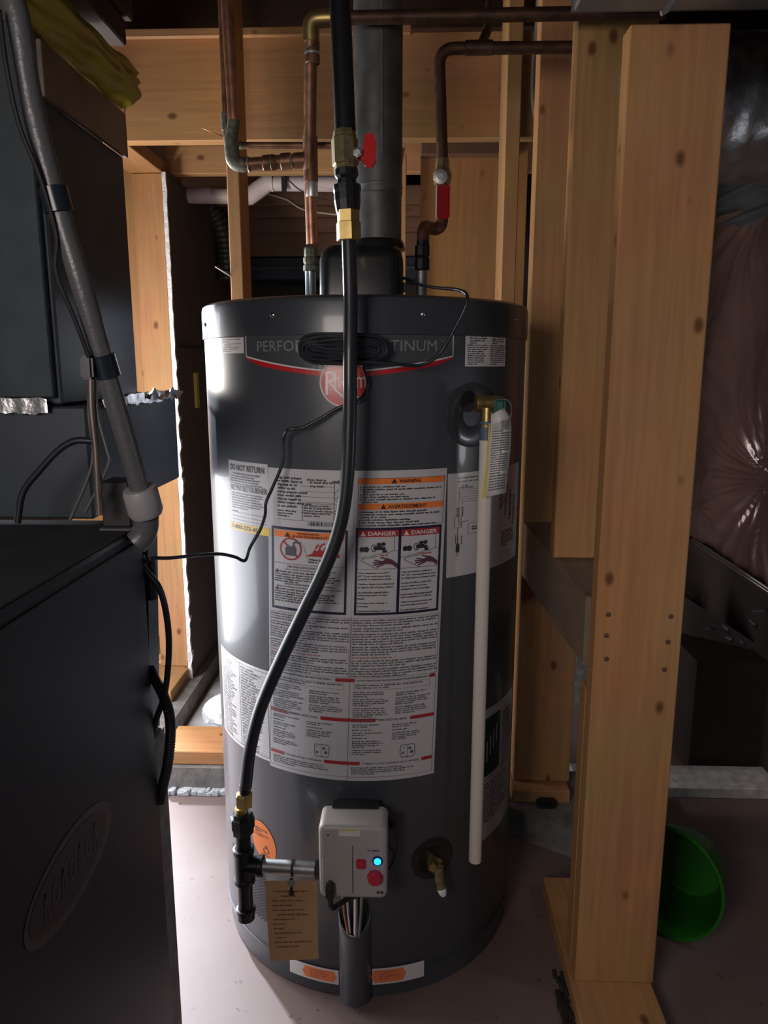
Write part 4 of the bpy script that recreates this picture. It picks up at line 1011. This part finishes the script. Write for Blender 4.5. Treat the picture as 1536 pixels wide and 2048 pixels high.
MB().cbox((vx0 + .006, 1.0606, vz0 + .012), (-.0865, 1.0625, .3475), .0006).build('control_panel', 'valveg', gv, 'raised lower left panel')
MB().cbox((-.0865, 1.0612, vz0 + .010), (-.0850, 1.063, vz1 - .035), .0003).build('panel_groove', 'inkg', gv)
q = P(755, 1723, Y=1.06)
MB().lathe((q.x, 1.063, q.z), (0, -1, 0), [(0, .0085), (.0025, .0085), (.003, .0066)], 20).build('lamp_bezel', 'navy', gv)
MB().lathe((q.x, 1.060, q.z), (0, -1, 0), [(0, .0058), (.0015, .0056), (.0025, .003), (.0028, .0002)], 18).build('status_light', 'led', gv, 'glowing blue status light')
q = P(722, 1729, Y=1.06)
MB().rbox((q.x - .0078, 1.0575, q.z - .0085), (q.x + .0078, 1.064, q.z + .0085), .002, 2).build('push_button', 'redp', gv)
q = P(750, 1755, Y=1.06)
kn = MB().lathe((q.x, 1.063, q.z), (0, -1, 0), [(0, .0130), (.004, .0132), (.009, .0120), (.011, .0100), (.0112, .0001)], 9, smooth=False).build('control_knob', 'redp', gv)
b = Print(VS, .0006); b.greek(-.118, -.108, .3215, 1, .006, .6, 0, .0032, seed=2, last=1); b.rect(-.041, .2865, -.0365, .2915); b.rect(-.047, .2865, -.0425, .2915); b.disc(-.136 + .011, .391, .0016, .0016, 10)
b.greek(-.062, -.042, .366, 1, .004, .6, 0, .0024, seed=5, last=1); b.build('control_print', 'ink', gv)
st = Print(Surf(lambda u, v, h: (u, 1.0612 - h, v)), .0006).rect(-.108, .3905, -.073, .4030).build('sticker', 'paperw', gv)
b = Print(VS, .0018); b.rect(-.106, .4000, -.075, .4025); b.build('sticker_band', 'yeltag', gv)
# plug and loop of cable under the box
q = P(660, 1785, Y=1.052)
b = MB(); b.rbox((q.x - .007, 1.046, q.z - .014), (q.x + .007, 1.064, q.z + .016), .004, 2)
b.tube(smooth_path([(q.x, 1.052, q.z - .012), (q.x + .002, 1.054, q.z - .030), (q.x + .012, 1.07, q.z - .036), (q.x + .035, 1.085, q.z - .030), (q.x + .058, 1.09, q.z - .022)], 6), .0046, 10)
b.build('plug_lead', 'blackpl', gv)
b = MB(); b.tube(smooth_path([(vx0 + .03, 1.10, vz0 - .006), (vx0 + .055, 1.078, vz0 - .012), (vx0 + .08, 1.10, vz0 + .002)], 6), .0016, 6)
b.tube(smooth_path([(vx1 + .002, 1.115, .385), (vx1 + .012, 1.12, .36), (vx1 + .015, 1.12, .33), (vx1 + .008, 1.12, .30), (vx1 - .006, 1.11, .285)], 6), .0018, 6)
b.tube(smooth_path([(vx1 + .001, 1.115, .335), (vx1 + .009, 1.125, .315), (vx1 + .005, 1.125, .292), (vx1 - .01, 1.12, .275)], 6), .0018, 6)
b.build('sensor_wire', 'flex', gv)
for k in range(4):
    MB().lathe((vx1 + .0075, 1.112, .392 - k * .006), (0, 0, 1), [(0, .005), (.001, .0065), (.0035, .0065), (.0045, .005)], 14).build('grommet', 'blackmatte', gv)

# ---- drain valve in its recess
n_ = tank(25.5, 0, 1) - tank(25.5, 0, 0)
MB().lathe(tank(25.5, .270, -.002), n_, [(0, .040), (.0032, .040), (.0045, .037), (.0045, .022), (.003, .020), (.003, .001)], 40).build('drain_recess', 'blackpl', wh)
q0 = tank(25.2, .268, 0)
b = MB(); b.lathe(q0, n_, [(0, .011), (.010, .011), (.011, .015), (.018, .015), (.019, .010), (.030, .010)], 6, smooth=False)
dv = b.build('drain_valve', 'brassd', wh)
e = q0 + n_ * .026
MB().tube([e + Vector((0, 0, .002)), e + Vector((.003, -.004, -.022)), e + Vector((.006, -.007, -.034))], [.008, .0085, .0085], 12).build('drain_spout', 'brassd', dv)
MB().rbox(e + Vector((-.014, -.014, .000)), e + Vector((-.004, .006, .018)), .003, 2).build('drain_handle', 'brass', dv)
MB().lathe(e + Vector((.006, -.007, -.034)), (.3, -.2, -1), [(0, .0075), (.002, .0080), (.010, .0065), (.014, .004)], 14).build('drain_cap', 'wbag', dv, 'white cap')

# ---- relief valve
nT = tank(36, 0, 1) - tank(36, 0, 0); q0 = tank(37.8, 1.060, 0)
MB().lathe(tank(37.8, 1.052, -.001), nT, [(0, .052), (.0016, .052), (.0025, .050), (.0028, .020), (.0015, .018)], 48).build('valve_recess', 'shell2', wh, 'round moulded disc')
MB().lathe(tank(36.2, 1.074, .001), nT, [(0, .017), (.0012, .017)], 24).build('valve_hole', 'blackmatte', wh)
tp = MB().lathe(P(950, 806, Y=1.185), (1, .12, -.02), [(0, .009), (.001, .0135), (.006, .0142), (.010, .0125), (.016, .0120), (.030, .0125), (.040, .0120), (.046, .009)], 20).build('relief_valve', 'brass', wh)
MB().lathe((.123, 1.17, 1.036), (0, 0, 1), [(0, .0115), (.004, .0118), (.006, .0100), (.012, .0100), (.030, .0095)], 20).build('valve_outlet', 'brass', tp)
q = P(1001, 815, Y=1.155)
MB().rbox(q - Vector((.010, .006, .014)), q + Vector((.008, .006, .014)), .005, 3).build('lever_guard', 'zip', tp, 'translucent green lever guard')
MB().tube(smooth_path([q + Vector((-.008, -.004, .012)), q + Vector((.012, -.004, .010)), q + Vector((.016, -.004, -.012)), q + Vector((.004, -.004, -.040))], 5), .0015, 6).build('lever_wire', 'chrome', tp)

# ---- top: nipples and draft hood
for nx, m1 in ((P(621, 560, Y=TY).x, 'nickel'), (P(843, 560, Y=TY).x, 'galv')):
    MB().lathe((nx, TY, 1.234), (0, 0, 1), [(0, .0108), (.001, .0102), (.074 if nx < -.1 else .070, .0102)], 20).build('pipe_nipple', m1, wh)
hx0, hx1 = P(636, 560, Y=1.38).x, P(808, 560, Y=1.38).x; hc = (hx0 + hx1) / 2
b = MB(); rings = []
def rr_ring(cx, cy, hw, hd, r, z, n=6):
    out = []
    for (sx, sy, a0) in ((1, 1, 0), (-1, 1, 90), (-1, -1, 180), (1, -1, 270)):
        for i in range(n + 1):
            a_ = math.radians(a0 + 90 * i / n); out.append((cx + sx * (hw - r) + r * math.cos(a_), cy + sy * (hd - r) + r * math.sin(a_), z))
    return out
hw = (hx1 - hx0) / 2; zt_ = P(720, 487, Y=1.38).z
for z, k, r_ in ((1.2355, 1.05, .018), (1.243, 1.05, .018), (1.2445, .985, .022), (zt_ - .026, .975, .024), (zt_ - .010, .93, .026), (zt_ - .002, .86, .03), (zt_, .70, .035)):
    rings.append(rr_ring(hc, TY + .005, hw * k, .082 * k, r_, z))
b.rings(rings); hd = b.build('draft_hood', 'blackpl', wh, 'black plastic vent hood')
MB().lathe((P(755, 478, Y=TY).x, TY, zt_ - .002), (0, 0, 1), [(0, .052), (.010, .050), (.016, .047)], 40).build('hood_collar', 'blackpl', hd)
MB().rbox((hx1 - .004, 1.39, 1.262), (hx1 + .006, 1.405, 1.278), .002, 2).build('cord_socket', 'blackmatte', hd)

# =================================================================== vent duct
vx = P(757, 470, Y=TY).x
ve = empty('vent_pipe', (vx, TY, zt_ + .012), 'round galvanised vent pipe rising from the black hood', 'vent pipe')
z1 = P(757, 390, Y=TY).z
MB().lathe((vx, TY, zt_ + .012), (0, 0, 1), [(0, .0425), (z1 - zt_ - .012, .0425)], 48).build('pipe_section', 'galvd', ve)
b = MB().lathe((vx, TY, z1 - .002), (0, 0, 1), [(0, .0425), (.001, .0438), (.012, .0438), (.013, .0445), (.016, .0445), (.017, .0436), (.90, .0436)], 48).build('pipe_section', 'galvd', ve)
MB().cbox((vx + .004, TY - .0448, z1 + .06), (vx + .010, TY - .043, 2.0), .0003).build('lock_seam', 'galvd', ve)

# =================================================================== copper water lines
cw = empty('hot_water_pipe', (P(622, 490, Y=1.44).x, 1.44, 1.30), 'copper riser left of the vent with a side branch', 'pipe')
cx = P(624, 490, Y=1.44).x; xt = P(621, 40, Y=1.375).x; zb = P(622, 488, Y=1.44).z; zt2 = P(622, 38, Y=1.375).z
MB().tube([(cx, 1.444, zb), (cx - .002, 1.44, P(622, 345, Y=1.44).z)], .0108, 20).build('pipe_length', 'copper', cw)
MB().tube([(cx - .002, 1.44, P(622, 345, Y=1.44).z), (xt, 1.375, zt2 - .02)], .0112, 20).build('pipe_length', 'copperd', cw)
MB().lathe((cx + .0, 1.44, P(622, 365, Y=1.44).z), (0, 0, 1), [(0, .0115), (.001, .0132), (.078, .0134), (.080, .0115)], 20).build('tee_fitting', 'copperd', cw)
MB().lathe((cx + .001, 1.44, P(622, 395, Y=1.44).z), (0, 0, 1), [(0, .0112), (.001, .0116), (.026, .0116), (.027, .0112)], 20).build('solder_ring', 'solder', cw)
MB().lathe((xt + .001, 1.383, P(622, 128, Y=1.383).z), (0, 0, 1), [(0, .0115), (.001, .0128), (.036, .0128), (.037, .0115)], 20).build('coupling', 'copperd', cw)
MB().lathe((xt + .001, 1.382, P(622, 110, Y=1.382).z), (0, 0, 1), [(0, .0129), (.003, .0132), (.004, .0129)], 20).build('solder_ring', 'solder', cw)
b = MB(); b.tube(elbow((xt, 1.378, zt2 - .034), (xt, 1.375, zt2), (xt + .035, 1.375, zt2 + .001), .016), .0142, 20); b.build('elbow_fitting', 'brass', cw)
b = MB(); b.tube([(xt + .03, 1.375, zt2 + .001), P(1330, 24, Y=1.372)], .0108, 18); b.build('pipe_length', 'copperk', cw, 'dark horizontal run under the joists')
b = MB(); b.lathe((P(622, 540, Y=TY).x, TY, P(622, 541, Y=TY).z - .002), (0, 0, 1), [(0, .0140), (.001, .0150), (.010, .0150), (.012, .0125), (.017, .0145), (.024, .0145), (.026, .012), (.030, .0125), (.040, .0125), (.043, .0112)], 10, smooth=False)
b.build('adapter_fitting', 'verdi', cw, 'tarnished threaded adapter')
# side branch: knobbly run of fittings to the left, then a riser
p0 = Vector((cx - .008, 1.44, P(610, 320, Y=1.44).z)); p1 = P(474, 330, Y=1.44)
dv_ = (p1 - p0); L_ = dv_.length
MB().lathe(p0, dv_, [(0, .0135), (.022, .0135), (.023, .011), (.027, .011), (.028, .0145), (.045, .0145), (.047, .012), (.056, .012), (.058, .0135), (.078, .0135), (.080, .011), (.110, .011), (.111, .0125), (L_ - .004, .0125)], 18).build('valve_fitting', 'copperd', cw, 'run of soldered fittings')
for t in (.025, .062, .104):
    MB().lathe(p0 + dv_.normalized() * t, dv_, [(0, .0128), (.002, .0142), (.003, .0128)], 16).build('solder_ring', 'solder', cw)
e0 = P(466, 329, Y=1.44)
MB().tube(elbow(e0 + Vector((.022, 0, 0)), e0, e0 + Vector((-.002, 0, .045)), .016), .0132, 18).build('elbow_fitting', 'verdi', cw, 'greenish elbow')
MB().tube([e0 + Vector((-.002, 0, .04)), P(468, 240, Y=1.44)], .0108, 16).build('pipe_length', 'verdi', cw, 'tarnished lower end of riser')
MB().tube([P(468, 242, Y=1.44), P(452, -20, Y=1.44)], .0108, 18).build('pipe_length', 'copper', cw)
# a second, thinner line behind
tp2 = empty('thin_copper_pipe', P(452, 240, Y=1.50), 'thin copper line just left of and behind the riser', 'pipe')
MB().tube([P(441, -20, Y=1.5), P(451, 232, Y=1.5)], .0060, 12).build('pipe_length', 'copperd', tp2)
MB().lathe(P(452, 262, Y=1.5), (-.05, 0, 1), [(0, .0065), (.001, .0082), (.030, .0082), (.031, .0065)], 14).build('coupling', 'verdi', tp2)
MB().tube(elbow(P(452, 262, Y=1.5), P(456, 290, Y=1.5), P(486, 291, Y=1.5), .012), .0068, 12).build('pipe_bend', 'verdi', tp2)
MB().tube([P(482, 291, Y=1.5), P(700, 291, Y=1.5)], .0064, 12).build('pipe_length', 'copperd', tp2)

co = empty('cold_water_pipe', P(845, 595, Y=1.45), 'dark copper line right of the vent with red lever valve', 'pipe')
t0 = P(885, 335, Y=1.5)
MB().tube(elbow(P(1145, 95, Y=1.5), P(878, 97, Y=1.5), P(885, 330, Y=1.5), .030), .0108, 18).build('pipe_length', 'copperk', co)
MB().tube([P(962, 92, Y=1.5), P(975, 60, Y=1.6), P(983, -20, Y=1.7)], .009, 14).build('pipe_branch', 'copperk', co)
MB().lathe(P(930, 96, Y=1.5), (1, 0, 0), [(0, .0112), (.001, .0128), (.050, .0128), (.051, .0112)], 18).build('tee_fitting', 'copperk', co)
b = MB(); b.lathe(P(884, 372, Y=1.5), (0, 0, 1), [(0, .012), (.002, .0150), (.010, .0160), (.012, .0175), (.024, .0175), (.026, .015), (.034, .0135), (.048, .0125), (.050, .011)], 8, smooth=False)
b.build('valve_body', 'brassd', co); vq = P(881, 354, Y=1.482)
MB().lathe(vq, (0, -1, 0), [(0, .013), (.003, .013), (.004, .006), (.006, .006)], 16).build('valve_plate', 'solder', co)
MB().rbox((P(873, 440, Y=1.478).x, 1.474, P(880, 438, Y=1.478).z), (P(899, 440, Y=1.478).x, 1.480, P(880, 370, Y=1.478).z), .0025, 2).build('lever_handle', 'red', co, 'red lever handle')
MB().cbox((P(871, 440, Y=1.478).x, 1.4735, P(880, 438, Y=1.478).z), (P(873.5, 440, Y=1.478).x, 1.480, P(880, 372, Y=1.478).z), .0004).build('lever_edge', 'wbag', co)
MB().tube(elbow(P(884, 430, Y=1.5), P(884, 458, Y=1.5), P(850, 458, Y=1.48), .018)[:-1] + elbow(P(866, 457, Y=1.49), P(846, 452, Y=1.46), P(846, 490, Y=1.45), .016)[1:], .0118, 18).build('offset_elbows', 'copperd', co)
b = MB(); b.lathe(P(844, 540, Y=1.447), (0, 0, 1), [(0, .0130), (.001, .0142), (.020, .0142), (.022, .0122), (.026, .0142), (.042, .0142), (.044, .011), (.052, .011)], 10, smooth=False)
b.build('dielectric_union', 'iron', co, 'black union')
# short copper stub and stick behind on the back wall
tag(MB().tube(smooth_path(PP([(786, 293), (787, 330), (793, 352), (799, 318), (803, 296)], Y=1.78), 8), .0085, 12).build('copper_stub', 'copper'), 'short bent copper stub behind the vent pipe', 'pipe')

# =================================================================== gas line
gp = empty('gas_pipe', P(690, 480, Y=1.09), 'black iron gas drop with brass shutoff valve and red lever', 'pipe')
g1_ = P(691, 262, Y=1.10); g2_ = P(679, -20, Y=1.12)
MB().tube([g1_, g2_], .0145, 24).build('pipe_length', 'iron', gp)
b = MB(); gd = (g2_ - g1_).normalized(); vb0 = P(692, 354, Y=1.095); vL = (g1_ - vb0).length
b.lathe(vb0, gd, [(0, .013), (.002, .0165), (.014, .0165), (.016, .0185), (.050, .0185), (.052, .0165), (vL - .006, .0165), (vL, .0155)], 8, smooth=False); b.build('valve_body', 'brassd', gp)
q = P(722, 312, Y=1.095)
MB().lathe(P(708, 312, Y=1.095), (1, 0, 0), [(0, .009), (.006, .009), (.007, .006), (.014, .006)], 14).build('valve_stem', 'brassd', gp)
hp = [(730, 268), (747, 266), (752, 280), (751, 322), (744, 334), (731, 333), (722, 318), (724, 300)]
MB().prism(PP(hp, Y=1.088), (0, .006, 0)).build('lever_handle', 'red', gp, 'red lever handle')
MB().lathe(q + Vector((-.004, -.008, .002)), (0, -1, 0), [(0, .0075), (.004, .007), (.005, .004)], 6, smooth=False).build('handle_nut', 'galv', gp)
b = MB(); u0_ = P(696, 432, Y=1.09)
b.lathe(u0_, (-.03, 0, 1), [(0, .014), (.006, .0165), (.020, .0185), (.030, .0185), (.034, .0195), (.040, .0195), (.041, .014), (.048, .0135), (.052, .0165), (.060, .0165), (.062, .013)], 12, smooth=False); b.build('union_fitting', 'iron', gp)
b = MB(); b.lathe(P(698, 482, Y=1.088), (-.02, 0, 1), [(0, .0160), (.001, .0178), (.024, .0178), (.025, .0160), (.040, .0165), (.041, .012)], 6, smooth=False, rot=.3); b.build('flare_nut', 'brass', gp)
# rubber-coated flexible connector
hpth = smooth_path([P(698, 480, Y=1.09), P(701, 600, Y=1.085), P(700, 720, Y=1.075), P(699, 850, Y=1.075), P(692, 980, Y=1.075), P(675, 1070, Y=1.075), P(643, 1152, Y=1.075), P(600, 1240, Y=1.075), P(555, 1335, Y=1.085), P(520, 1420, Y=1.095), P(500, 1500, Y=1.10), P(491, 1575, Y=1.10)], 14)
gh = empty('gas_hose', P(491, 1575, Y=1.10), 'thick black flexible gas hose curving down the front of the heater', 'hose')
MB().tube(hpth, .0103, 20).build('hose_length', 'rubber', gh)
MB().lathe(P(490, 1585, Y=1.10), (.02, 0, 1), [(0, .0092), (.002, .0092), (.014, .0098), (.015, .0088)], 16).build('ferrule', 'iron', gh)
b = MB(); b.lathe(P(489, 1612, Y=1.10), (.02, 0, 1), [(0, .0125), (.001, .0145), (.018, .0150), (.020, .0150), (.024, .0115)], 6, smooth=False, rot=.2); b.build('flare_nut', 'brass', gh)
dl = empty('drip_leg', P(486, 1835, Y=1.10), 'black iron tee and drip leg feeding the gas control', 'pipe')
gx = P(488, 1720, Y=1.10).x; gz = P(488, 1730, Y=1.10).z
MB().lathe((gx - .001, 1.10, P(489, 1624, Y=1.1).z), (0, 0, 1), [(-.002, .0105), (.008, .0105)], 14).build('brass_nipple', 'brass', dl)
b = MB(); b.lathe((gx, 1.10, P(488, 1668, Y=1.1).z), (0, 0, 1), [(0, .0150), (.003, .0180), (.014, .0190), (.015, .0205), (.032, .0205), (.034, .0165), (.040, .0150)], 8, smooth=False); b.build('union_fitting', 'iron', dl)
MB().lathe((gx, 1.10, gz + .018), (0, 0, 1), [(0, .0125), (P(488, 1668, Y=1.1).z - gz - .016, .0125)], 18).build('pipe_nipple', 'iron', dl)
b = MB(); b.lathe((gx, 1.10, gz - .032), (0, 0, 1), [(0, .015), (.001, .0178), (.008, .0178), (.010, .0160), (.054, .0160), (.056, .0178), (.064, .0178), (.065, .015)], 20)
b.lathe((gx, 1.10, gz), (1, -.05, 0), [(0, .016), (.024, .016), (.025, .0178), (.032, .0178), (.033, .014)], 20); b.build('tee_fitting', 'iron', dl)
MB().lathe((gx, 1.10, gz - .092), (0, 0, 1), [(0, .0125), (.062, .0125)], 18).build('pipe_nipple', 'iron', dl)
MB().lathe((gx, 1.10, gz - .104), (0, 0, 1), [(0, .012), (.002, .0145), (.016, .0150), (.017, .0168), (.022, .0168), (.023, .014)], 20).build('end_cap', 'iron', dl)
hn0 = Vector((gx + .030, 1.099, gz)); hn1 = Vector((vx0 - .001, 1.094, gz - .001))
MB().tube([hn0, hn1], .0118, 20).build('feed_nipple', 'galv', dl, 'galvanised nipple to the control')
MB().lathe(hn1 - Vector((.010, 0, 0)), (1, 0, 0), [(0, .0118), (.001, .0150), (.012, .0150)], 8, smooth=False).build('inlet_collar', 'iron', dl)

# =================================================================== tan card tag on a zip tie
ct = empty('card_tag', P(582, 1840, Y=1.085), 'tan cardboard hang tag tied to the gas nipple', 'tag')
cY = 1.078; o = [P(x, y, Y=cY) for x, y in ((529, 1762), (634, 1762), (637, 1918), (540, 1922))]
MB().prism(o, (0, .0008, 0)).build('card', 'card', ct)
CS = Surf(lambda u, v, h: tuple((o[0] * (1 - u) * (1 - v) + o[1] * u * (1 - v) + o[2] * u * v + o[3] * (1 - u) * v) - Vector((0, h, 0))))
b = Print(CS, .0004)
for k, (a_, c_) in enumerate(((.15, .85), (.3, .7), (.12, .88), (.12, .6), (.12, .9), (.2, .85), (.12, .8), (.12, .5), (.12, .35), (.12, .85), (.15, .4), (.12, .9), (.15, .7))):
    b.greek(a_, c_, .14 + .058 * k, 1, .058, -.28 if False else .34, .05, .018, seed=800 + k, last=1)
b.build('tag_print', 'inkt', ct)
MB().lathe(P(582, 1762, Y=cY) + Vector((0, -.0003, -.004)), (0, -1, 0), [(0, .0065), (.0004, .0065)], 20).build('eyelet', 'galv', ct)
b = MB(); zx = P(582, 1730, Y=1.08).x
b.lathe((zx - .002, 1.096, gz - .0005), (1, 0, 0), [(0, .0122), (.0002, .0138), (.004, .0138), (.0042, .0122)], 20)
b.rbox((zx - .003, 1.078, gz - .030), (zx + .003, 1.082, gz - .008), .001, 1); b.rbox((zx - .004, 1.073, gz - .036), (zx + .004, 1.0775, gz - .028), .001, 1)
b.build('cable_tie', 'blackmatte', ct, 'black cable tie')

# =================================================================== relief discharge pipe and its tag
dsp = empty('discharge_pipe', (.1222, 1.17, .272), 'cream plastic discharge pipe hanging down the right front of the heater', 'pipe')
zw = P(970, 880, Y=1.17).z; zt3 = P(972, 845, Y=1.17).z
b = MB(); b.tube([(.1222, 1.17, .272), (.1228, 1.17, zw)], .0112, 24); b.build('pipe_length', 'cpvc', dsp)
MB().tube([(.1228, 1.17, zw), (.1230, 1.17, zt3 + .002)], .0114, 24).build('pipe_band', 'blueband', dsp, 'blue grey threaded top end')
rt_ = empty('relief_tag', P(990, 900, Y=1.15), 'white instruction tag with yellow edge hanging beside the relief valve', 'tag')
oq = [P(988, 822, Y=1.150), P(1021, 840, Y=1.150), P(1001, 985, Y=1.150), P(972, 996, Y=1.150)]
prof = [(985, 835, 1012, 818), (984, 850, 1021, 836), (983, 862, 1022, 850), (981, 900, 1020, 895), (978, 940, 1013, 930), (974, 997, 1013, 987)]
prof = [(982, 830, 1008, 815), (982, 850, 1021, 835), (981, 862, 1023, 858), (978, 905, 1021, 900), (976, 945, 1016, 940), (972, 994, 1012, 986)]
b = MB(); vs = []
for k, (xa, ya, xb, yb) in enumerate(prof): vs += [P(xa, ya, Y=1.150), P((xa + xb) / 2, (ya + yb) / 2, Y=1.144 + .002 * (k % 2)), P(xb, yb, Y=1.152)]
b.poly(vs, [(3 * k + i, 3 * k + i + 1, 3 * k + i + 4, 3 * k + i + 3) for k in range(5) for i in range(2)], True)
tg = b.build('tag_sheet', 'paperw', rt_); md = tg.modifiers.new('solid', 'SOLIDIFY'); md.thickness = .0006


def tagpt(u, v, h):
    k = min(int(v * 5), 4); t = v * 5 - k; pts_ = []
    for kk in (k, k + 1):
        A, B_, D = vs[3 * kk], vs[3 * kk + 1], vs[3 * kk + 2]; pts_.append(A + (B_ - A) * (u * 2) if u < .5 else B_ + (D - B_) * (u * 2 - 1))
    return tuple(pts_[0] * (1 - t) + pts_[1] * t - Vector((0, h, 0)))


b = Print(Surf(tagpt), .0010)
for k in range(34):
    v = .20 + .0225 * k; rr = random.Random(k); u = .08
    while u < (.92 if k % 9 else .6):
        w_ = .05 + rr.random() * .1; e = min(u + w_, .93); b.poly([tagpt(u, v, .001), tagpt(u, v + .011, .001), tagpt(e, v + .011, .001), tagpt(e, v, .001)], [(0, 1, 2, 3)]); u = e + .02
b.build('tag_print', 'inkg', tg)
b = MB(); ys = [P(978, 846, Y=1.154), P(981, 846, Y=1.154), P(974, 996, Y=1.154), P(964, 996, Y=1.154), P(975, 935, Y=1.154)]
b.prism([ys[0], ys[1], P(977, 935, Y=1.154), ys[2], ys[3], P(972, 930, Y=1.154)], (0, .0008, 0)).build('tag_yellow_edge', 'yeltag', rt_, 'yellow folded edge')

# =================================================================== vent power cord, coil and tail
pcord = empty('coiled_cord', P(690, 700, Y=1.12), 'black power cord coiled behind the gas hose in front of the banner', 'cord')
c1 = smooth_path([P(806, 556, Y=1.40), P(822, 560, Y=1.38), P(835, 568, Y=1.34), P(870, 575, Y=1.24), P(905, 578, Y=1.16), P(928, 584, Y=1.13), P(935, 598, Y=1.12), P(926, 625, Y=1.12), P(905, 665, Y=1.125), P(885, 700, Y=1.13), P(865, 720, Y=1.13), P(838, 731, Y=1.13), P(800, 729, Y=1.12), P(760, 725, Y=1.115), P(700, 722, Y=1.11)], 8)
MB().tube(c1, .0026, 10).build('cord_length', 'rubber', pcord)
cc = P(685, 699, Y=1.117)
for k in range(20):
    rr = random.Random(40 + k); w_ = .047 + .0010 * k + rr.uniform(-.002, .002); hh = .0020 + .00105 * k; dy = (k % 3) * .0044; sl = rr.uniform(-.002, .003)
    pts = []
    for i in range(48):
        a_ = 2 * math.pi * i / 48; ca, sa = math.cos(a_), math.sin(a_)
        x = cc.x + w_ * math.copysign(abs(ca) ** .75, ca); z = cc.z + (k % 5 - 2) * .0006 + hh * math.copysign(abs(sa) ** .8, sa) - sl * ca + .0012 * math.sin(3 * a_ + k)
        yy = 1.112 + dy + .010 * abs(x - cc.x) / .066
        yy = min(yy, TY - math.sqrt(max(0, R * R - (x - TX) ** 2)) - .0035)
        pts.append((x, yy, z))
    pts.append(pts[0]); MB().tube(pts, .0026, 8).build('cord_loop', 'rubber', pcord)
c2 = smooth_path([P(726, 735, Y=1.125), P(735, 765, Y=1.13), P(726, 792, Y=1.13), P(700, 806, Y=1.13), P(668, 820, Y=1.13), P(640, 838, Y=1.13), P(605, 855, Y=1.13), P(576, 860, Y=1.13), P(567, 878, Y=1.14), P(565, 925, Y=1.14), P(545, 975, Y=1.14), P(532, 1005, Y=1.14), P(530, 1030, Y=1.13), P(520, 1060, Y=1.12), P(500, 1095, Y=1.11), P(490, 1121, Y=1.10), P(470, 1114, Y=1.09), P(440, 1108, Y=1.07), P(400, 1110, Y=1.05), P(340, 1116, Y=1.01), P(305, 1117, Y=.99), P(288, 1128, Y=.99), P(285, 1148, Y=.99)], 8)
MB().tube(c2, .0026, 10).build('cord_length', 'rubber', pcord)

# =================================================================== white drain pipe in the far room
wp = empty('white_drain_pipe', P(345, 390, Y=2.55), 'white plastic drain pipe with elbow under the back header', 'pipe')
pa, pb_, pc_, pd_ = P(346, 390, Y=2.62), P(498, 393, Y=2.62), P(535, 366, Y=2.62), P(720, 368, Y=2.62)
MB().tube([pa, pb_], .0255, 24).build('pipe_length', 'pvc', wp)
MB().tube([pb_ - Vector((.02, 0, 0)), pb_, (pb_ + pc_) / 2, pc_, pc_ + Vector((.02, 0, 0))], .0285, 24).build('elbow_fitting', 'pvc', wp)
MB().tube([pc_, pd_], .0255, 24).build('pipe_length', 'pvc', wp)
q = P(396, 390, Y=2.62)
MB().lathe(q, (1, 0, 0), [(0, .0256), (.001, .0275), (.05, .0275), (.051, .0256)], 24).build('coupling', 'pvc', wp)
q = P(568, 366, Y=2.59)
MB().cbox((q.x - .008, 2.585, q.z - .028), (q.x + .008, 2.592, q.z + .06), .001).build('hanger_strap', 'blackmatte', wp, 'black hanger strap')
tag(MB().tube(smooth_path(PP([(500, 330), (560, 348), (600, 380), (640, 396), (700, 408)], Y=2.56), 8), .002, 6).build('thin_wire', 'flex'), 'dark thin wire drooping across the white drain pipe', 'wire')
tag(MB().tube(smooth_path(PP([(506, 380), (570, 398), (610, 420), (690, 431), (720, 434)], Y=2.897), 8), .003, 6).build('thin_wire', 'whitecable'), 'pale thin wire sagging across the far joists', 'wire')
# ribbed flexible duct curve behind the pipe
b = MB(); pth = smooth_path([P(345, 400, Y=2.9), P(400, 405, Y=2.92), P(436, 440, Y=2.94), P(452, 500, Y=2.96), P(455, 560, Y=2.96)], 16)
b.tube(pth, [.034 + .003 * (i % 3 == 0) for i in range(len(pth))], 16, smooth=False)
tag(b.build('flexible_duct', 'greyfoil'), 'grey ribbed flexible duct curving down left of the back stud', 'duct')
# splinters of wood sticking out
tag(MB().tube([P(430, 533, Y=1.85), P(463, 553, Y=1.862)], [.0012, .002], 6).build('wood_splinter', 'whitecable'), 'pale splinter sticking left from the back stud above the heater', 'splinter')
tag(MB().tube([P(404, 256, Y=1.48), P(454, 276, Y=1.50)], [.0005, .0009], 5).build('copper_wire', 'copper'), 'fine copper wire end left of the thin pipe', 'wire')
# white cable on stud three
tag(MB().tube(smooth_path([P(1076, -10, Y=1.93), P(1072, 60, Y=1.93), P(1066, 120, Y=1.93), P(1064, 190, Y=1.93), P(1069, 236, Y=1.935)], 8), .0045, 10).build('white_cable', 'whitecable'), 'white cable running down the left edge of the third stud', 'cable')
# black thing under the third stud
q = P(1095, 1622, Y=1.62)
tag(MB().rbox((q.x - .022, 1.630, .0755), (q.x + .026, 1.658, .096), .006, 2).build('black_block', 'blackmatte'), 'small black block on the footing under the third stud', 'block')

# =================================================================== green tub lying on its side
c = Vector((.560, 1.375, .085)); ax = Vector((-.62, -.70, .16)).normalized()
b = MB(); prof = [(-.075, .001), (-.075, .062), (-.070, .072), (-.01, .094), (.045, .106), (.050, .112), (.054, .112), (.054, .106), (.047, .101), (-.01, .089), (-.066, .067), (-.069, .060), (-.069, .001)]
b.lathe(c, ax, prof, 48); tubo = b.build('green_tub', 'tub')
zs = min(v[2] for v in b.v); tubo.location.z += .001 - (zs if zs < 1 else 0)
tag(tubo, 'bright green plastic tub tipped on its side behind the right stud', 'tub')
